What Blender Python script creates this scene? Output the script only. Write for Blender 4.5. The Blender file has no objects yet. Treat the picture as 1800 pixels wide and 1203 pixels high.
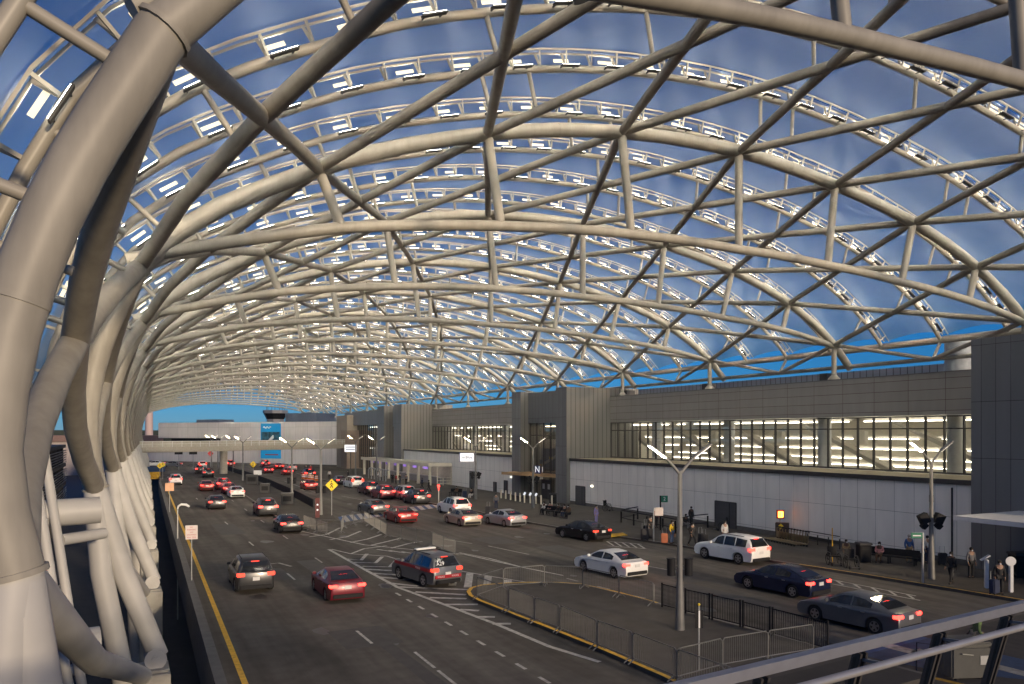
import bpy, bmesh, math, random
from mathutils import Vector, Matrix
random.seed(7)
R = math.radians
C = bpy.context.scene.collection
S = bpy.context.scene

# ---------------------------------------------------------------- camera
CAMZ, F, CX, HY = 8.3, 1350.0, 900.0, 762.0
PSI = math.atan((CX - 215.0) / F)
cp, sp = math.cos(PSI), math.sin(PSI)
cam_d = bpy.data.cameras.new('camera'); cam = bpy.data.objects.new('camera', cam_d); C.objects.link(cam)
cam.location = (0, 0, CAMZ); cam.rotation_euler = (R(90), 0, -PSI)
cam_d.sensor_width = 36; cam_d.lens = 36 * F / 1800
cam_d.shift_y = (HY - 601.5) / 1800
cam_d.clip_start = .1; cam_d.clip_end = 6000
S.camera = cam

# ---------------------------------------------------------------- light
SUN_EL, SUN_AZ = 10.0, 170.0          # degrees; azimuth clockwise from +Y, a low dusk sun behind the viewer
w = bpy.data.worlds.new('World'); S.world = w; w.use_nodes = True
nt = w.node_tree; bg = nt.nodes['Background']
sky = nt.nodes.new('ShaderNodeTexSky'); sky.sky_type = 'NISHITA'; sky.sun_disc = False
sky.sun_elevation = R(SUN_EL); sky.sun_rotation = R(SUN_AZ)
sky.air_density = 1.0; sky.dust_density = 0; sky.ozone_density = 10.0; sky.altitude = 0
nt.links.new(sky.outputs[0], bg.inputs[0]); bg.inputs[1].default_value = .06
sd = bpy.data.lights.new('sun', 'SUN'); sd.energy = 1.7; sd.angle = R(3); sd.color = (1, .78, .54)
so = bpy.data.objects.new('sun', sd); C.objects.link(so)
az, el = R(SUN_AZ), R(SUN_EL)
so.rotation_euler = Vector((-math.sin(az) * math.cos(el), -math.cos(az) * math.cos(el), -math.sin(el))).to_track_quat('-Z', 'Y').to_euler()
S.view_settings.view_transform = 'Standard'; S.view_settings.look = 'None'
S.view_settings.exposure = 1.02; S.view_settings.gamma = 1
cy = S.cycles
cy.max_bounces = 6; cy.diffuse_bounces = 3; cy.glossy_bounces = 3; cy.transmission_bounces = 4
cy.transparent_max_bounces = 24; cy.caustics_reflective = False; cy.caustics_refractive = False
cy.sample_clamp_indirect = 4
cy.use_denoising = True

# ---------------------------------------------------------------- helpers
def G(px, py, z=0.0):
    """a photo pixel seen on the level plane at height z -> (x, y)"""
    d = F * (CAMZ - z) / (py - HY); l = (px - CX) / F * d
    return Vector((l * cp + d * sp, -l * sp + d * cp, z))

class MB:
    def __init__(s): s.v = []; s.f = []; s.m = []
    def add(s, vs, fs, m=0):
        o = len(s.v); s.v += [tuple(v) for v in vs]
        s.f += [tuple(i + o for i in f) for f in fs]; s.m += [m] * len(fs); return s
    def box(s, c, d, rz=0, m=0, mat=None):
        x, y, z = d[0] / 2, d[1] / 2, d[2] / 2
        vs = [Vector((a, b, e)) for a in (-x, x) for b in (-y, y) for e in (-z, z)]
        M = Matrix.Translation(c) @ (mat.to_4x4() if mat else Matrix.Rotation(rz, 4, 'Z'))
        return s.add([M @ v for v in vs], [(0, 1, 3, 2), (4, 6, 7, 5), (0, 4, 5, 1), (2, 3, 7, 6), (0, 2, 6, 4), (1, 5, 7, 3)], m)
    def bb(s, x0, x1, y0, y1, z0, z1, m=0):
        return s.box(((x0 + x1) / 2, (y0 + y1) / 2, (z0 + z1) / 2), (x1 - x0, y1 - y0, z1 - z0), 0, m)
    def tube(s, pts, r, n=8, m=0, cap=True, up=None):
        pts = [Vector(p) for p in pts]; k = len(pts)
        rs = r if isinstance(r, (list, tuple)) else [r] * k
        vs = []; t0 = (pts[1] - pts[0]).normalized()
        a = Vector((0, 0, 1)) if abs(t0.z) < .9 else Vector((1, 0, 0))
        if up: a = Vector(up)
        u = (a - t0 * a.dot(t0)).normalized()
        for i in range(k):
            t = (pts[min(i + 1, k - 1)] - pts[max(i - 1, 0)]).normalized()
            u = (u - t * u.dot(t)).normalized(); b = t.cross(u)
            for j in range(n):
                q = 2 * math.pi * (j + .5) / n
                vs.append(pts[i] + (u * math.cos(q) + b * math.sin(q)) * rs[i])
        fs = [(i * n + j, i * n + (j + 1) % n, (i + 1) * n + (j + 1) % n, (i + 1) * n + j) for i in range(k - 1) for j in range(n)]
        if cap: fs += [tuple(range(n - 1, -1, -1)), tuple((k - 1) * n + j for j in range(n))]
        return s.add(vs, fs, m)
    def bar(s, p, q, wd, h, m=0):
        """rectangular bar from p to q, width wd, height h"""
        p, q = Vector(p), Vector(q); t = q - p; L = t.length; t.normalize()
        a = Vector((0, 0, 1)) if abs(t.z) < .95 else Vector((0, 1, 0))
        x = t.cross(a).normalized(); z = x.cross(t)
        M = Matrix((x, t, z)).transposed()
        return s.box((p + q) / 2, (wd, L, h), 0, m, M)
    def prism(s, poly, z0, z1, m=0):
        n = len(poly); A = sum(poly[i][0] * poly[(i + 1) % n][1] - poly[(i + 1) % n][0] * poly[i][1] for i in range(n))
        if A < 0: poly = poly[::-1]
        vs = [(p[0], p[1], z0) for p in poly] + [(p[0], p[1], z1) for p in poly]
        fs = [tuple(range(n - 1, -1, -1)), tuple(range(n, 2 * n))] + [(i, (i + 1) % n, n + (i + 1) % n, n + i) for i in range(n)]
        return s.add(vs, fs, m)
    def flat(s, poly, z, m=0):
        n = len(poly); A = sum(poly[i][0] * poly[(i + 1) % n][1] - poly[(i + 1) % n][0] * poly[i][1] for i in range(n))
        if A < 0: poly = poly[::-1]
        return s.add([(p[0], p[1], z) for p in poly], [tuple(range(n))], m)
    def ribbon(s, pts, wd, z, m=0):
        pts = [Vector((p[0], p[1], 0)) for p in pts]; vs = []
        for i in range(len(pts)):
            t = (pts[min(i + 1, len(pts) - 1)] - pts[max(i - 1, 0)]).normalized(); nrm = Vector((-t.y, t.x, 0)) * wd / 2
            vs += [(pts[i] + nrm).to_tuple()[:2] + (z,), (pts[i] - nrm).to_tuple()[:2] + (z,)]
        return s.add(vs, [(2 * i + 1, 2 * i + 3, 2 * i + 2, 2 * i) for i in range(len(pts) - 1)], m)
    def ball(s, c, r, n=10, m=0):
        if not isinstance(r, (tuple, list)): r = (r, r, r)
        k = n // 2; vs = [(c[0], c[1], c[2] + r[2])]
        for i in range(1, k):
            a = math.pi * i / k
            vs += [(c[0] + r[0] * math.sin(a) * math.cos(2 * math.pi * j / n), c[1] + r[1] * math.sin(a) * math.sin(2 * math.pi * j / n), c[2] + r[2] * math.cos(a)) for j in range(n)]
        vs.append((c[0], c[1], c[2] - r[2])); L = len(vs) - 1
        fs = [(0, 1 + j, 1 + (j + 1) % n) for j in range(n)]
        fs += [(1 + i * n + j, 1 + (i + 1) * n + j, 1 + (i + 1) * n + (j + 1) % n, 1 + i * n + (j + 1) % n) for i in range(k - 2) for j in range(n)]
        fs += [(L, 1 + (k - 2) * n + (j + 1) % n, 1 + (k - 2) * n + j) for j in range(n)]
        return s.add(vs, fs, m)
    def build(s, name, mats, parent=None, smooth=None, bevel=0):
        me = bpy.data.meshes.new(name); me.from_pydata(s.v, [], s.f)
        if not isinstance(mats, (list, tuple)): mats = [mats]
        for x in mats: me.materials.append(x)
        me.polygons.foreach_set('material_index', s.m)
        if bevel:
            b = bmesh.new(); b.from_mesh(me)
            bmesh.ops.bevel(b, geom=[e for e in b.edges if e.is_manifold and e.calc_face_angle(0) > .6], offset=bevel, segments=2, affect='EDGES', clamp_overlap=True)
            b.to_mesh(me); b.free()
        me.update()
        if smooth:
            me.shade_smooth(); me.set_sharp_from_angle(angle=R(smooth))
        o = bpy.data.objects.new(name, me); C.objects.link(o)
        if parent: o.parent = parent
        return o

def tag(o, label=None, cat=None, group=None, kind=None):
    if label: o['label'] = label
    if cat: o['category'] = cat
    if group: o['group'] = group
    if kind: o['kind'] = kind
    return o
def thing(name, label, cat, loc=(0, 0, 0), rz=0, group=None):
    o = bpy.data.objects.new(name, None); C.objects.link(o); o.location = loc; o.rotation_euler = (0, 0, rz)
    o.empty_display_size = .2
    return tag(o, label, cat, group)
def kids(o): return KID.get(o.name, [])
KID = {}
def index_children():
    KID.clear()
    for o in C.objects:
        if o.parent: KID.setdefault(o.parent.name, []).append(o)
def copy_tree(o, parent=None, swap=None):
    c = o.copy(); C.objects.link(c)
    if parent: c.parent = parent
    if swap and o.type == 'MESH':
        for i, sl in enumerate(c.material_slots):
            if sl.material and sl.material.name in swap:
                sl.link = 'OBJECT'; sl.material = swap[o.material_slots[i].material.name]
    for ch in kids(o): copy_tree(ch, c, swap)
    return c
def place(proto, loc, rz, label, group=None, swap=None):
    c = copy_tree(proto, None, swap); c.location = loc; c.rotation_euler = (0, 0, rz)
    if 'label' in c: del c['label']
    c['label'] = label
    if group: c['group'] = group
    elif 'group' in c: del c['group']
    return c
PROTOS = []
def finish_protos():
    """a kind's first instance was only a pattern to copy from: take it out of the scene again"""
    def rm(o):
        for ch in list(kids(o)): rm(ch)
        bpy.data.objects.remove(o)
    index_children()
    for p in PROTOS: rm(p)

# ---------------------------------------------------------------- materials
MT = {}
def mat(name, col, rough=.6, metal=0, var=.12, scale=3.0, bump=0, emit=None, es=0, coat=0, spec=.5, detail=4, var2=0, scale2=.25):
    if name in MT: return MT[name]
    m = bpy.data.materials.new(name); m.use_nodes = True; t = m.node_tree; b = t.nodes['Principled BSDF']
    b.inputs['Roughness'].default_value = rough; b.inputs['Metallic'].default_value = metal
    b.inputs['Specular IOR Level'].default_value = spec
    if coat: b.inputs['Coat Weight'].default_value = coat; b.inputs['Coat Roughness'].default_value = .08
    c4 = tuple(col) + (1,)
    b.inputs['Base Color'].default_value = c4
    if var or bump:
        tc = t.nodes.new('ShaderNodeTexCoord'); n = t.nodes.new('ShaderNodeTexNoise'); n.inputs['Scale'].default_value = scale; n.inputs['Detail'].default_value = detail
        t.links.new(tc.outputs['Object'], n.inputs['Vector'])
        if var:
            r = t.nodes.new('ShaderNodeMapRange'); r.inputs[1].default_value = .3; r.inputs[2].default_value = .7
            r.inputs[3].default_value = 1 - var; r.inputs[4].default_value = 1 + var
            t.links.new(n.outputs[0], r.inputs[0])
            val = r.outputs[0]
            if var2:
                n2 = t.nodes.new('ShaderNodeTexNoise'); n2.inputs['Scale'].default_value = scale2; n2.inputs['Detail'].default_value = 3
                t.links.new(tc.outputs['Object'], n2.inputs['Vector'])
                r2 = t.nodes.new('ShaderNodeMapRange'); r2.inputs[1].default_value = .35; r2.inputs[2].default_value = .65; r2.inputs[3].default_value = 1 - var2; r2.inputs[4].default_value = 1 + var2
                t.links.new(n2.outputs[0], r2.inputs[0])
                mm = t.nodes.new('ShaderNodeMath'); mm.operation = 'MULTIPLY'; t.links.new(val, mm.inputs[0]); t.links.new(r2.outputs[0], mm.inputs[1]); val = mm.outputs[0]
            mx = t.nodes.new('ShaderNodeVectorMath'); mx.operation = 'SCALE'; mx.inputs[0].default_value = col
            t.links.new(val, mx.inputs['Scale']); t.links.new(mx.outputs[0], b.inputs['Base Color'])
        if bump:
            bp = t.nodes.new('ShaderNodeBump'); bp.inputs['Strength'].default_value = bump; bp.inputs['Distance'].default_value = .02
            t.links.new(n.outputs[0], bp.inputs['Height']); t.links.new(bp.outputs[0], b.inputs['Normal'])
    if emit:
        b.inputs['Emission Color'].default_value = tuple(emit) + (1,); b.inputs['Emission Strength'].default_value = es
    MT[name] = m; return m
def panel_mat(name, col, line, bw, bh, axis, rough=.5, gap=.012, off=(0, 0), var=.05, spec=.4):
    """cladding: panels bw x bh with dark joints, laid out along world axis ('x' or 'y') and height"""
    m = mat(name, col, rough, var=0, spec=spec); t = m.node_tree; b = t.nodes['Principled BSDF']
    tc = t.nodes.new('ShaderNodeTexCoord'); sx = t.nodes.new('ShaderNodeSeparateXYZ'); cx = t.nodes.new('ShaderNodeCombineXYZ')
    t.links.new(tc.outputs['Object'], sx.inputs[0])
    ad = t.nodes.new('ShaderNodeVectorMath'); ad.operation = 'ADD'; ad.inputs[1].default_value = (off[0] + 500 * bw, off[1] + 50 * bh, 0)
    t.links.new(sx.outputs['X' if axis == 'x' else 'Y'], cx.inputs[0]); t.links.new(sx.outputs['Z'], cx.inputs[1]); t.links.new(cx.outputs[0], ad.inputs[0])
    br = t.nodes.new('ShaderNodeTexBrick'); br.offset = 0; br.squash = 1
    br.inputs['Scale'].default_value = 1; br.inputs['Brick Width'].default_value = bw; br.inputs['Row Height'].default_value = bh
    br.inputs['Mortar Size'].default_value = gap; br.inputs['Mortar Smooth'].default_value = .1; br.inputs['Bias'].default_value = 0
    c1 = [c * (1 - var) for c in col]; c2 = [c * (1 + var) for c in col]
    br.inputs['Color1'].default_value = (*c1, 1); br.inputs['Color2'].default_value = (*c2, 1); br.inputs['Mortar'].default_value = (*line, 1)
    t.links.new(ad.outputs[0], br.inputs['Vector'])
    n = t.nodes.new('ShaderNodeTexNoise'); n.inputs['Scale'].default_value = 1; n.inputs['Detail'].default_value = 6; mp = t.nodes.new('ShaderNodeMapping'); mp.inputs['Scale'].default_value = (1.6, 1.6, .3); t.links.new(tc.outputs['Object'], mp.inputs[0]); t.links.new(mp.outputs[0], n.inputs['Vector'])
    r = t.nodes.new('ShaderNodeMapRange'); r.inputs[1].default_value = .3; r.inputs[2].default_value = .7; r.inputs[3].default_value = .94; r.inputs[4].default_value = 1.05
    t.links.new(n.outputs[0], r.inputs[0])
    mx = t.nodes.new('ShaderNodeVectorMath'); mx.operation = 'SCALE'; t.links.new(br.outputs['Color'], mx.inputs[0]); t.links.new(r.outputs[0], mx.inputs['Scale'])
    t.links.new(mx.outputs[0], b.inputs['Base Color'])
    bp = t.nodes.new('ShaderNodeBump'); bp.inputs['Strength'].default_value = .6; bp.inputs['Distance'].default_value = .02; bp.invert = True
    t.links.new(br.outputs['Fac'], bp.inputs['Height']); t.links.new(bp.outputs[0], b.inputs['Normal'])
    return m
def glass_mat(name, tint, refl=.12, rough=.03, haze=0, hazecol=(.8, .82, .85), fk=.3):
    m = bpy.data.materials.new(name); m.use_nodes = True; t = m.node_tree; t.nodes.remove(t.nodes['Principled BSDF'])
    out = t.nodes['Material Output']; tr = t.nodes.new('ShaderNodeBsdfTransparent'); tr.inputs[0].default_value = (*tint, 1)
    gl = t.nodes.new('ShaderNodeBsdfGlossy'); gl.inputs['Roughness'].default_value = rough
    fr = t.nodes.new('ShaderNodeFresnel'); fr.inputs[0].default_value = 1.45
    ad = t.nodes.new('ShaderNodeMath'); ad.operation = 'MULTIPLY_ADD'; ad.inputs[1].default_value = fk; ad.inputs[2].default_value = refl * .5; t.links.new(fr.outputs[0], ad.inputs[0])
    mx = t.nodes.new('ShaderNodeMixShader'); t.links.new(ad.outputs[0], mx.inputs[0]); t.links.new(tr.outputs[0], mx.inputs[1]); t.links.new(gl.outputs[0], mx.inputs[2])
    last = mx
    if haze:
        df = t.nodes.new('ShaderNodeBsdfDiffuse'); df.inputs[0].default_value = (*hazecol, 1); tl = t.nodes.new('ShaderNodeBsdfTranslucent'); tl.inputs[0].default_value = (*hazecol, 1)
        m1 = t.nodes.new('ShaderNodeMixShader'); m1.inputs[0].default_value = .5; t.links.new(df.outputs[0], m1.inputs[1]); t.links.new(tl.outputs[0], m1.inputs[2])
        m2 = t.nodes.new('ShaderNodeMixShader'); t.links.new(mx.outputs[0], m2.inputs[1]); t.links.new(m1.outputs[0], m2.inputs[2])
        tc = t.nodes.new('ShaderNodeTexCoord'); n = t.nodes.new('ShaderNodeTexNoise'); n.inputs['Scale'].default_value = .35; n.inputs['Detail'].default_value = 5; n.inputs['Distortion'].default_value = 1.5
        t.links.new(tc.outputs['Object'], n.inputs['Vector'])
        r = t.nodes.new('ShaderNodeMapRange'); r.inputs[1].default_value = .3; r.inputs[2].default_value = .7; r.inputs[3].default_value = haze * .96; r.inputs[4].default_value = haze * 1.04
        t.links.new(n.outputs[0], r.inputs[0]); t.links.new(r.outputs[0], m2.inputs[0]); last = m2
    t.links.new(last.outputs[0], out.inputs[0]); MT[name] = m; return m

STEEL = mat('canopy_paint', (.305, .282, .235), .5, var=.08, scale=1.2, spec=.4, var2=.05)
STEEL2 = mat('arch_paint', (.34, .312, .255), .45, var=.06, scale=1.5, spec=.4)

LEGP = mat('leg_paint', (.44, .43, .405), .5, var=.07, scale=1.0, spec=.4, var2=.06)
DARKM = mat('dark_metal', (.03, .03, .032), .45, var=.1)
BLACK = mat('black_plastic', (.014, .014, .016), .7, var=.1, spec=.25)
RUBBER = mat('rubber', (.02, .02, .02), .8, var=.1)
CHROME = mat('rim_alloy', (.5, .5, .52), .3, 1, var=.05)
STAIN = mat('stainless', (.42, .40, .37), .35, .5, var=.08, scale=6)
GALV = mat('galvanised', (.38, .39, .39), .5, .6, var=.12, scale=8)
POLE = mat('lamp_pole_paint', (.17, .17, .165), .5, .2, var=.1)
WHITE = mat('white_paint', (.72, .72, .71), .5, var=.05)
CREAM = mat('cream_paint', (.68, .63, .5), .5, var=.05)
YELLOW = mat('yellow_paint', (.72, .42, .03), .6, var=.25, scale=5)
ASPH = mat('asphalt', (.112, .102, .089), .92, var=.13, scale=1.6, bump=.25, detail=8, var2=.18, scale2=.13, spec=.12)
def add_streaks(m, sc, lo, hi, rows=('Object',)):
    t = m.node_tree; b = t.nodes['Principled BSDF']; src = b.inputs['Base Color'].links[0].from_socket
    tc = t.nodes.new('ShaderNodeTexCoord'); mp = t.nodes.new('ShaderNodeMapping'); mp.inputs['Scale'].default_value = sc; n = t.nodes.new('ShaderNodeTexNoise'); n.inputs['Scale'].default_value = 1; n.inputs['Detail'].default_value = 6; n.inputs['Roughness'].default_value = .6
    t.links.new(tc.outputs['Object'], mp.inputs[0]); t.links.new(mp.outputs[0], n.inputs['Vector'])
    r = t.nodes.new('ShaderNodeMapRange'); r.inputs[1].default_value = .35; r.inputs[2].default_value = .65; r.inputs[3].default_value = lo; r.inputs[4].default_value = hi; t.links.new(n.outputs[0], r.inputs[0])
    mx = t.nodes.new('ShaderNodeVectorMath'); mx.operation = 'SCALE'; t.links.new(src, mx.inputs[0]); t.links.new(r.outputs[0], mx.inputs['Scale']); t.links.new(mx.outputs[0], b.inputs['Base Color'])
add_streaks(ASPH, (1.1, .05, 1), .78, 1.2); add_streaks(STEEL, (2.5, 2.5, .35), .9, 1.08)
CONC = mat('pavement_concrete', (.094, .086, .077), .92, var=.12, scale=1.3, bump=.2, detail=8, var2=.12, scale2=.2, spec=.12)
KERBM = mat('kerb_concrete', (.2, .19, .17), .85, var=.2, scale=3, bump=.2)
PIERM = mat('pier_concrete', (.33, .32, .29), .85, var=.18, scale=1.5, bump=.2, var2=.15)
MARK = mat('marking_paint', (.46, .44, .4), .7, var=.35, scale=4, detail=7)
MARKF = mat('worn_marking_paint', (.34, .32, .29), .75, var=.3, scale=3, detail=7)
MARKB = mat('blue_marking_paint', (.03, .075, .19), .7, var=.25, scale=3)
ETFE = glass_mat('roof_film', (.80, .70, .62), .0, .35, haze=.33, hazecol=(.60, .70, .84), fk=.03)
GLASS = glass_mat('window_glass', (.80, .80, .78), .03, .02)
RAILGL = glass_mat('balustrade_glass', (.70, .70, .66), .03, .02, fk=.12)
CARGL = mat('car_glass', (.012, .014, .017), .06, 0, var=0, spec=.8)
BACKGLOW = mat('added_back_glow', (.9, .88, .8), .5, var=0, emit=(1, .91, .76), es=115)  # added glow for the unseen backs of the light panels
LEDW = mat('led_diffuser', (.25, .22, .17), .5, var=0, emit=(1, .82, .52), es=.62)
LAMPON = mat('lamp_lens', (.9, .85, .7), .5, var=0, emit=(1, .78, .45), es=120)
LAMPDIM = mat('lamp_lens_dim', (.9, .85, .7), .5, var=0, emit=(1, .9, .75), es=2.2)
UPL = mat('uplight_lens', (.9, .88, .8), .5, var=0, emit=(1, .95, .84), es=13)
TUBE = mat('tube_light', (.9, .9, .85), .5, var=0, emit=(1, .92, .76), es=8)
BRAKE = mat('brake_light', (.5, .02, .02), .3, var=0, emit=(1, .03, .02), es=5)
TAIL = mat('tail_light', (.35, .015, .015), .25, var=0, emit=(1, .06, .03), es=1.2)
AMBER = mat('amber_light', (.8, .3, .02), .3, var=0, emit=(1, .33, .03), es=7)
HEAD = mat('headlight', (.2, .2, .21), .15, var=0)
PLATE = mat('plate', (.6, .6, .6), .5, var=.05)
def paint(name, col, rough=.35, metal=.2): return mat('paint_' + name, col, rough, metal, var=.02, coat=.12)
PAINT = paint('body', (.5, .5, .5))

# ================================================================ SETTING
XL = lambda y: 2.85 + (y - 20) * .024                     # left edge of the elevated roadway
LOW = -6.0
tag(MB().flat([(-900, -200), (900, -200), (900, 3000), (-900, 3000)], LOW).build('ground', mat('ground_soil', (.05, .05, .048), .9, var=.2, scale=.2)), kind='structure')
e = [(XL(y), y) for y in (-20, 20, 60, 100, 150, 215)]
rd = MB(); rd.prism(e + [(4, 300), (120, 300), (120, -20)], -.9, 0)
tag(rd.build('road', ASPH), kind='structure')
# lower roadway seen through the gap
tag(MB().flat([(-60, -20), (2.0, -20), (8.0, 290), (-60, 290)], LOW + .01).build('lower_road', mat('lower_asphalt', (.04, .04, .04), .8, var=.2, scale=1)), kind='structure')

# kerb line in front of the terminal and the pavement behind it
KP = [G(*p) for p in [(1763, 1055), (1533, 1017), (1342, 987), (1200, 963), (1060, 942), (983, 930), (919, 919), (840, 902), (750, 885.5), (700, 874), (640, 861), (590, 850), (556, 842.5), (520, 834)]]
d0 = (KP[0] - KP[2]).normalized(); KP = [KP[0] + d0 * 26] + KP
pv = MB(); pv.prism([p.to_tuple()[:2] for p in KP] + [(60, KP[-1].y + 8), (60, KP[0].y)], .002, .15)
tag(pv.build('pavement', CONC), kind='structure')
def inset(pts, dist):
    out = []
    for i in range(len(pts)):
        t = (pts[min(i + 1, len(pts) - 1)] - pts[max(i - 1, 0)]).normalized(); out.append(pts[i] + Vector((-t.y, t.x, 0)) * dist)
    return out
ki = inset(KP, -.12); mk = MB(); mk.ribbon(ki, .2, .154)
tag(mk.build('kerb', KERBM), kind='structure')
yk = [ki[0], ki[1], ki[2], (ki[2] * .35 + ki[3] * .65)]
tag(MB().ribbon(inset(KP, -.11)[:1] + yk[1:], .14, .158).build('kerb_paint', YELLOW), kind='structure')

# the near island (rounded nose) and the long median
isl = [G(*p) for p in [(1330, 1279), (1161, 1195), (1060, 1150), (960, 1109), (880, 1077), (840, 1061), (824, 1052), (820, 1045), (826, 1038), (845, 1033), (883, 1029.5), (930, 1028), (985, 1028.5), (1021, 1031), (1090, 1046), (1158, 1065), (1201, 1078), (1458, 1146), (1640, 1195)]]
tag(MB().prism([p.to_tuple()[:2] for p in isl], .002, .15).build('island_pavement', CONC), kind='structure')
tag(MB().ribbon(inset(isl[:16], -.1), .2, .154).build('island_kerb_paint', YELLOW), kind='structure')
tag(MB().ribbon(inset(isl[15:], -.1), .2, .154).build('island_kerb', KERBM), kind='structure')
med = [G(*p) for p in [(575, 921), (525, 931), (505, 922), (451, 885), (420, 864), (395, 850), (375, 838), (352, 826), (330, 817.5), (352, 815), (392, 824), (430, 836.5), (470, 852), (513, 873), (553, 895), (585, 908), (590, 915)]]
tag(MB().prism([p.to_tuple()[:2] for p in med], .002, .15).build('median_pavement', CONC), kind='structure')
tag(MB().ribbon(inset(med[:9], .1), .2, .154).build('median_kerb', KERBM), kind='structure')

# markings: solid lines, dashes, hatching, crossings
mw = MB(); mf = MB(); my = MB(); mblue = MB()
def line(mb, pts, wd=.15, z=.005): mb.ribbon([G(*p) for p in pts], wd, z)
def dashes(mb, pts, n, k, wd=.12, z=.005):
    """n dashes of length share k, evenly spaced along the ground from first to last point"""
    P = [G(*p) for p in pts]; a, b = P[0], P[-1]
    for i in range(n):
        p = a.lerp(b, i / max(n - 1, 1)); t = (b - a).normalized() * k / 2; mb.ribbon([p - t, p + t], wd, z)
my.ribbon([(XL(y) + .62, y, 0) for y in (5, 20, 40, 60, 80, 100, 120)], .2, .005)
line(mw, [(520, 932), (640, 958), (730, 967), (817, 975), (920, 998), (990, 1012)], .16)
line(mw, [(807, 972), (860, 982), (920, 998)], .14, .009)
line(mw, [(578, 966), (640, 1001), (700, 1033), (789, 1066), (871, 1097), (966, 1137), (1054, 1164)], .22)
line(mw, [(583, 966), (617, 974), (680, 978), (720, 990)], .14, .009)
line(mw, [(617, 974), (640, 965), (680, 960)], .2, .013)
for a, b, c in [((608, 983), (635, 985), (645, 974)), ((622, 989), (660, 990), (672, 979)), ((637, 996), (685, 997), (700, 982))]: line(mw, [a, b, c], .26, .009)
for a, b in [((640, 1001), (700, 1004)), ((652, 1008), (700, 1011)), ((664, 1015), (722, 1019)), ((680, 1025), (735, 1031)), ((695, 1032), (822, 1037)), ((730, 1041), (819, 1046)), ((755, 1051), (820, 1053)), ((780, 1063), (840, 1063)), ((808, 1072), (842, 1074)), ((838, 1085), (870, 1085)), ((866, 1097), (898, 1097))]: line(mw, [a, b], .3, .009)
line(mw, [(792, 1001), (860, 1013), (932, 1025)], .15); line(mw, [(722, 1033), (822, 1037)], .12, .013)
for a, b in [((800, 1004), (795, 1030)), ((826, 1008), (822, 1033)), ((858, 1013), (856, 1030)), ((893, 1020), (893, 1027))]: line(mw, [a, b], .42, .009)
for k in range(5):
    x, y = 540 + 36 * k, 944 + 5 * k
    line(mw, [(x + 4, y), (x + 34, y - 4 - k), (x + 58, y - 16 + k)], .24, .009)
for k in range(3): line(mw, [(662 + 22 * k, 966 + 2 * k), (690 + 22 * k, 970 + 2.5 * k)], .2, .009)
dashes(mw, [(700, 1045), (957, 1196)], 10, .75, .14)
dashes(mw, [(346, 877), (640, 1120)], 6, 2.2)
dashes(mf, [(391, 868), (560, 985)], 6, 2.2)
dashes(mw, [(746, 1160), (790, 1195)], 2, 2.2)
line(mf, [(858, 960), (930, 975)], .14); line(mf, [(1095, 988), (1180, 1003)], .14); line(mf, [(996, 1017), (1016, 1022)], .14); line(mf, [(1050, 1031), (1072, 1036)], .14); line(mf, [(1112, 1047), (1134, 1052)], .14)
line(mf, [(780, 948), (830, 956)], .12); line(mf, [(640, 880), (600, 872)], .12); line(mf, [(560, 868), (500, 846)], .12)
line(mf, [(470, 992), (490, 990), (512, 996)], .2)
for a, b, n in [((1455, 1018), (1610, 1048), 5), ((1060, 951), (1128, 957), 5)]:
    for off in (0, 1):
        line(mw, [(a[0] + off * (8 if n == 5 else 4), a[1] + off * 9), (b[0] + off * 8, b[1] + off * 8)], .12, .005)
    for k in range(n): t = (k + .5) / n; x, y = a[0] + (b[0] - a[0]) * t, a[1] + (b[1] - a[1]) * t; line(mw, [(x, y + .5), (x + 12, y + 8)], .14, .009)
# blue crossing in the middle distance and the one under the balustrade
def qd(mb, pts, z): mb.flat([G(*p).to_tuple()[:2] for p in pts], z)
qd(mblue, [(594, 909), (770, 885.5), (782, 890), (600, 919)], .005)
for k in range(13):
    t = k / 13; x = 606 + 172 * t; y0 = 907.3 - 22 * t; y1 = 917.5 - 26.5 * t
    qd(mw, [(x - 6, y0), (x + 1.5, y0 - .8), (x + 10, y1 - 1), (x + 2, y1)], .009)
qd(mblue, [(1500, 1150), (1585, 1112), (1660, 1128), (1800, 1160), (1800, 1195), (1640, 1178)], .005)
for k in range(4):
    x = 1530 + 70 * k; y = 1132 + 14 * k; qd(mw, [(x, y), (x + 16, y - 5), (x + 90, y + 14), (x + 74, y + 19)], .009)
line(my, [(1490, 1155), (1640, 1192), (1700, 1206)], .25, .006)
tag(mw.build('road_marking', MARK), kind='structure'); tag(mf.build('worn_road_marking', MARKF), kind='structure')
tag(my.build('yellow_road_marking', YELLOW), kind='structure'); tag(mblue.build('blue_crossing_marking', MARKB), kind='structure')

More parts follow.
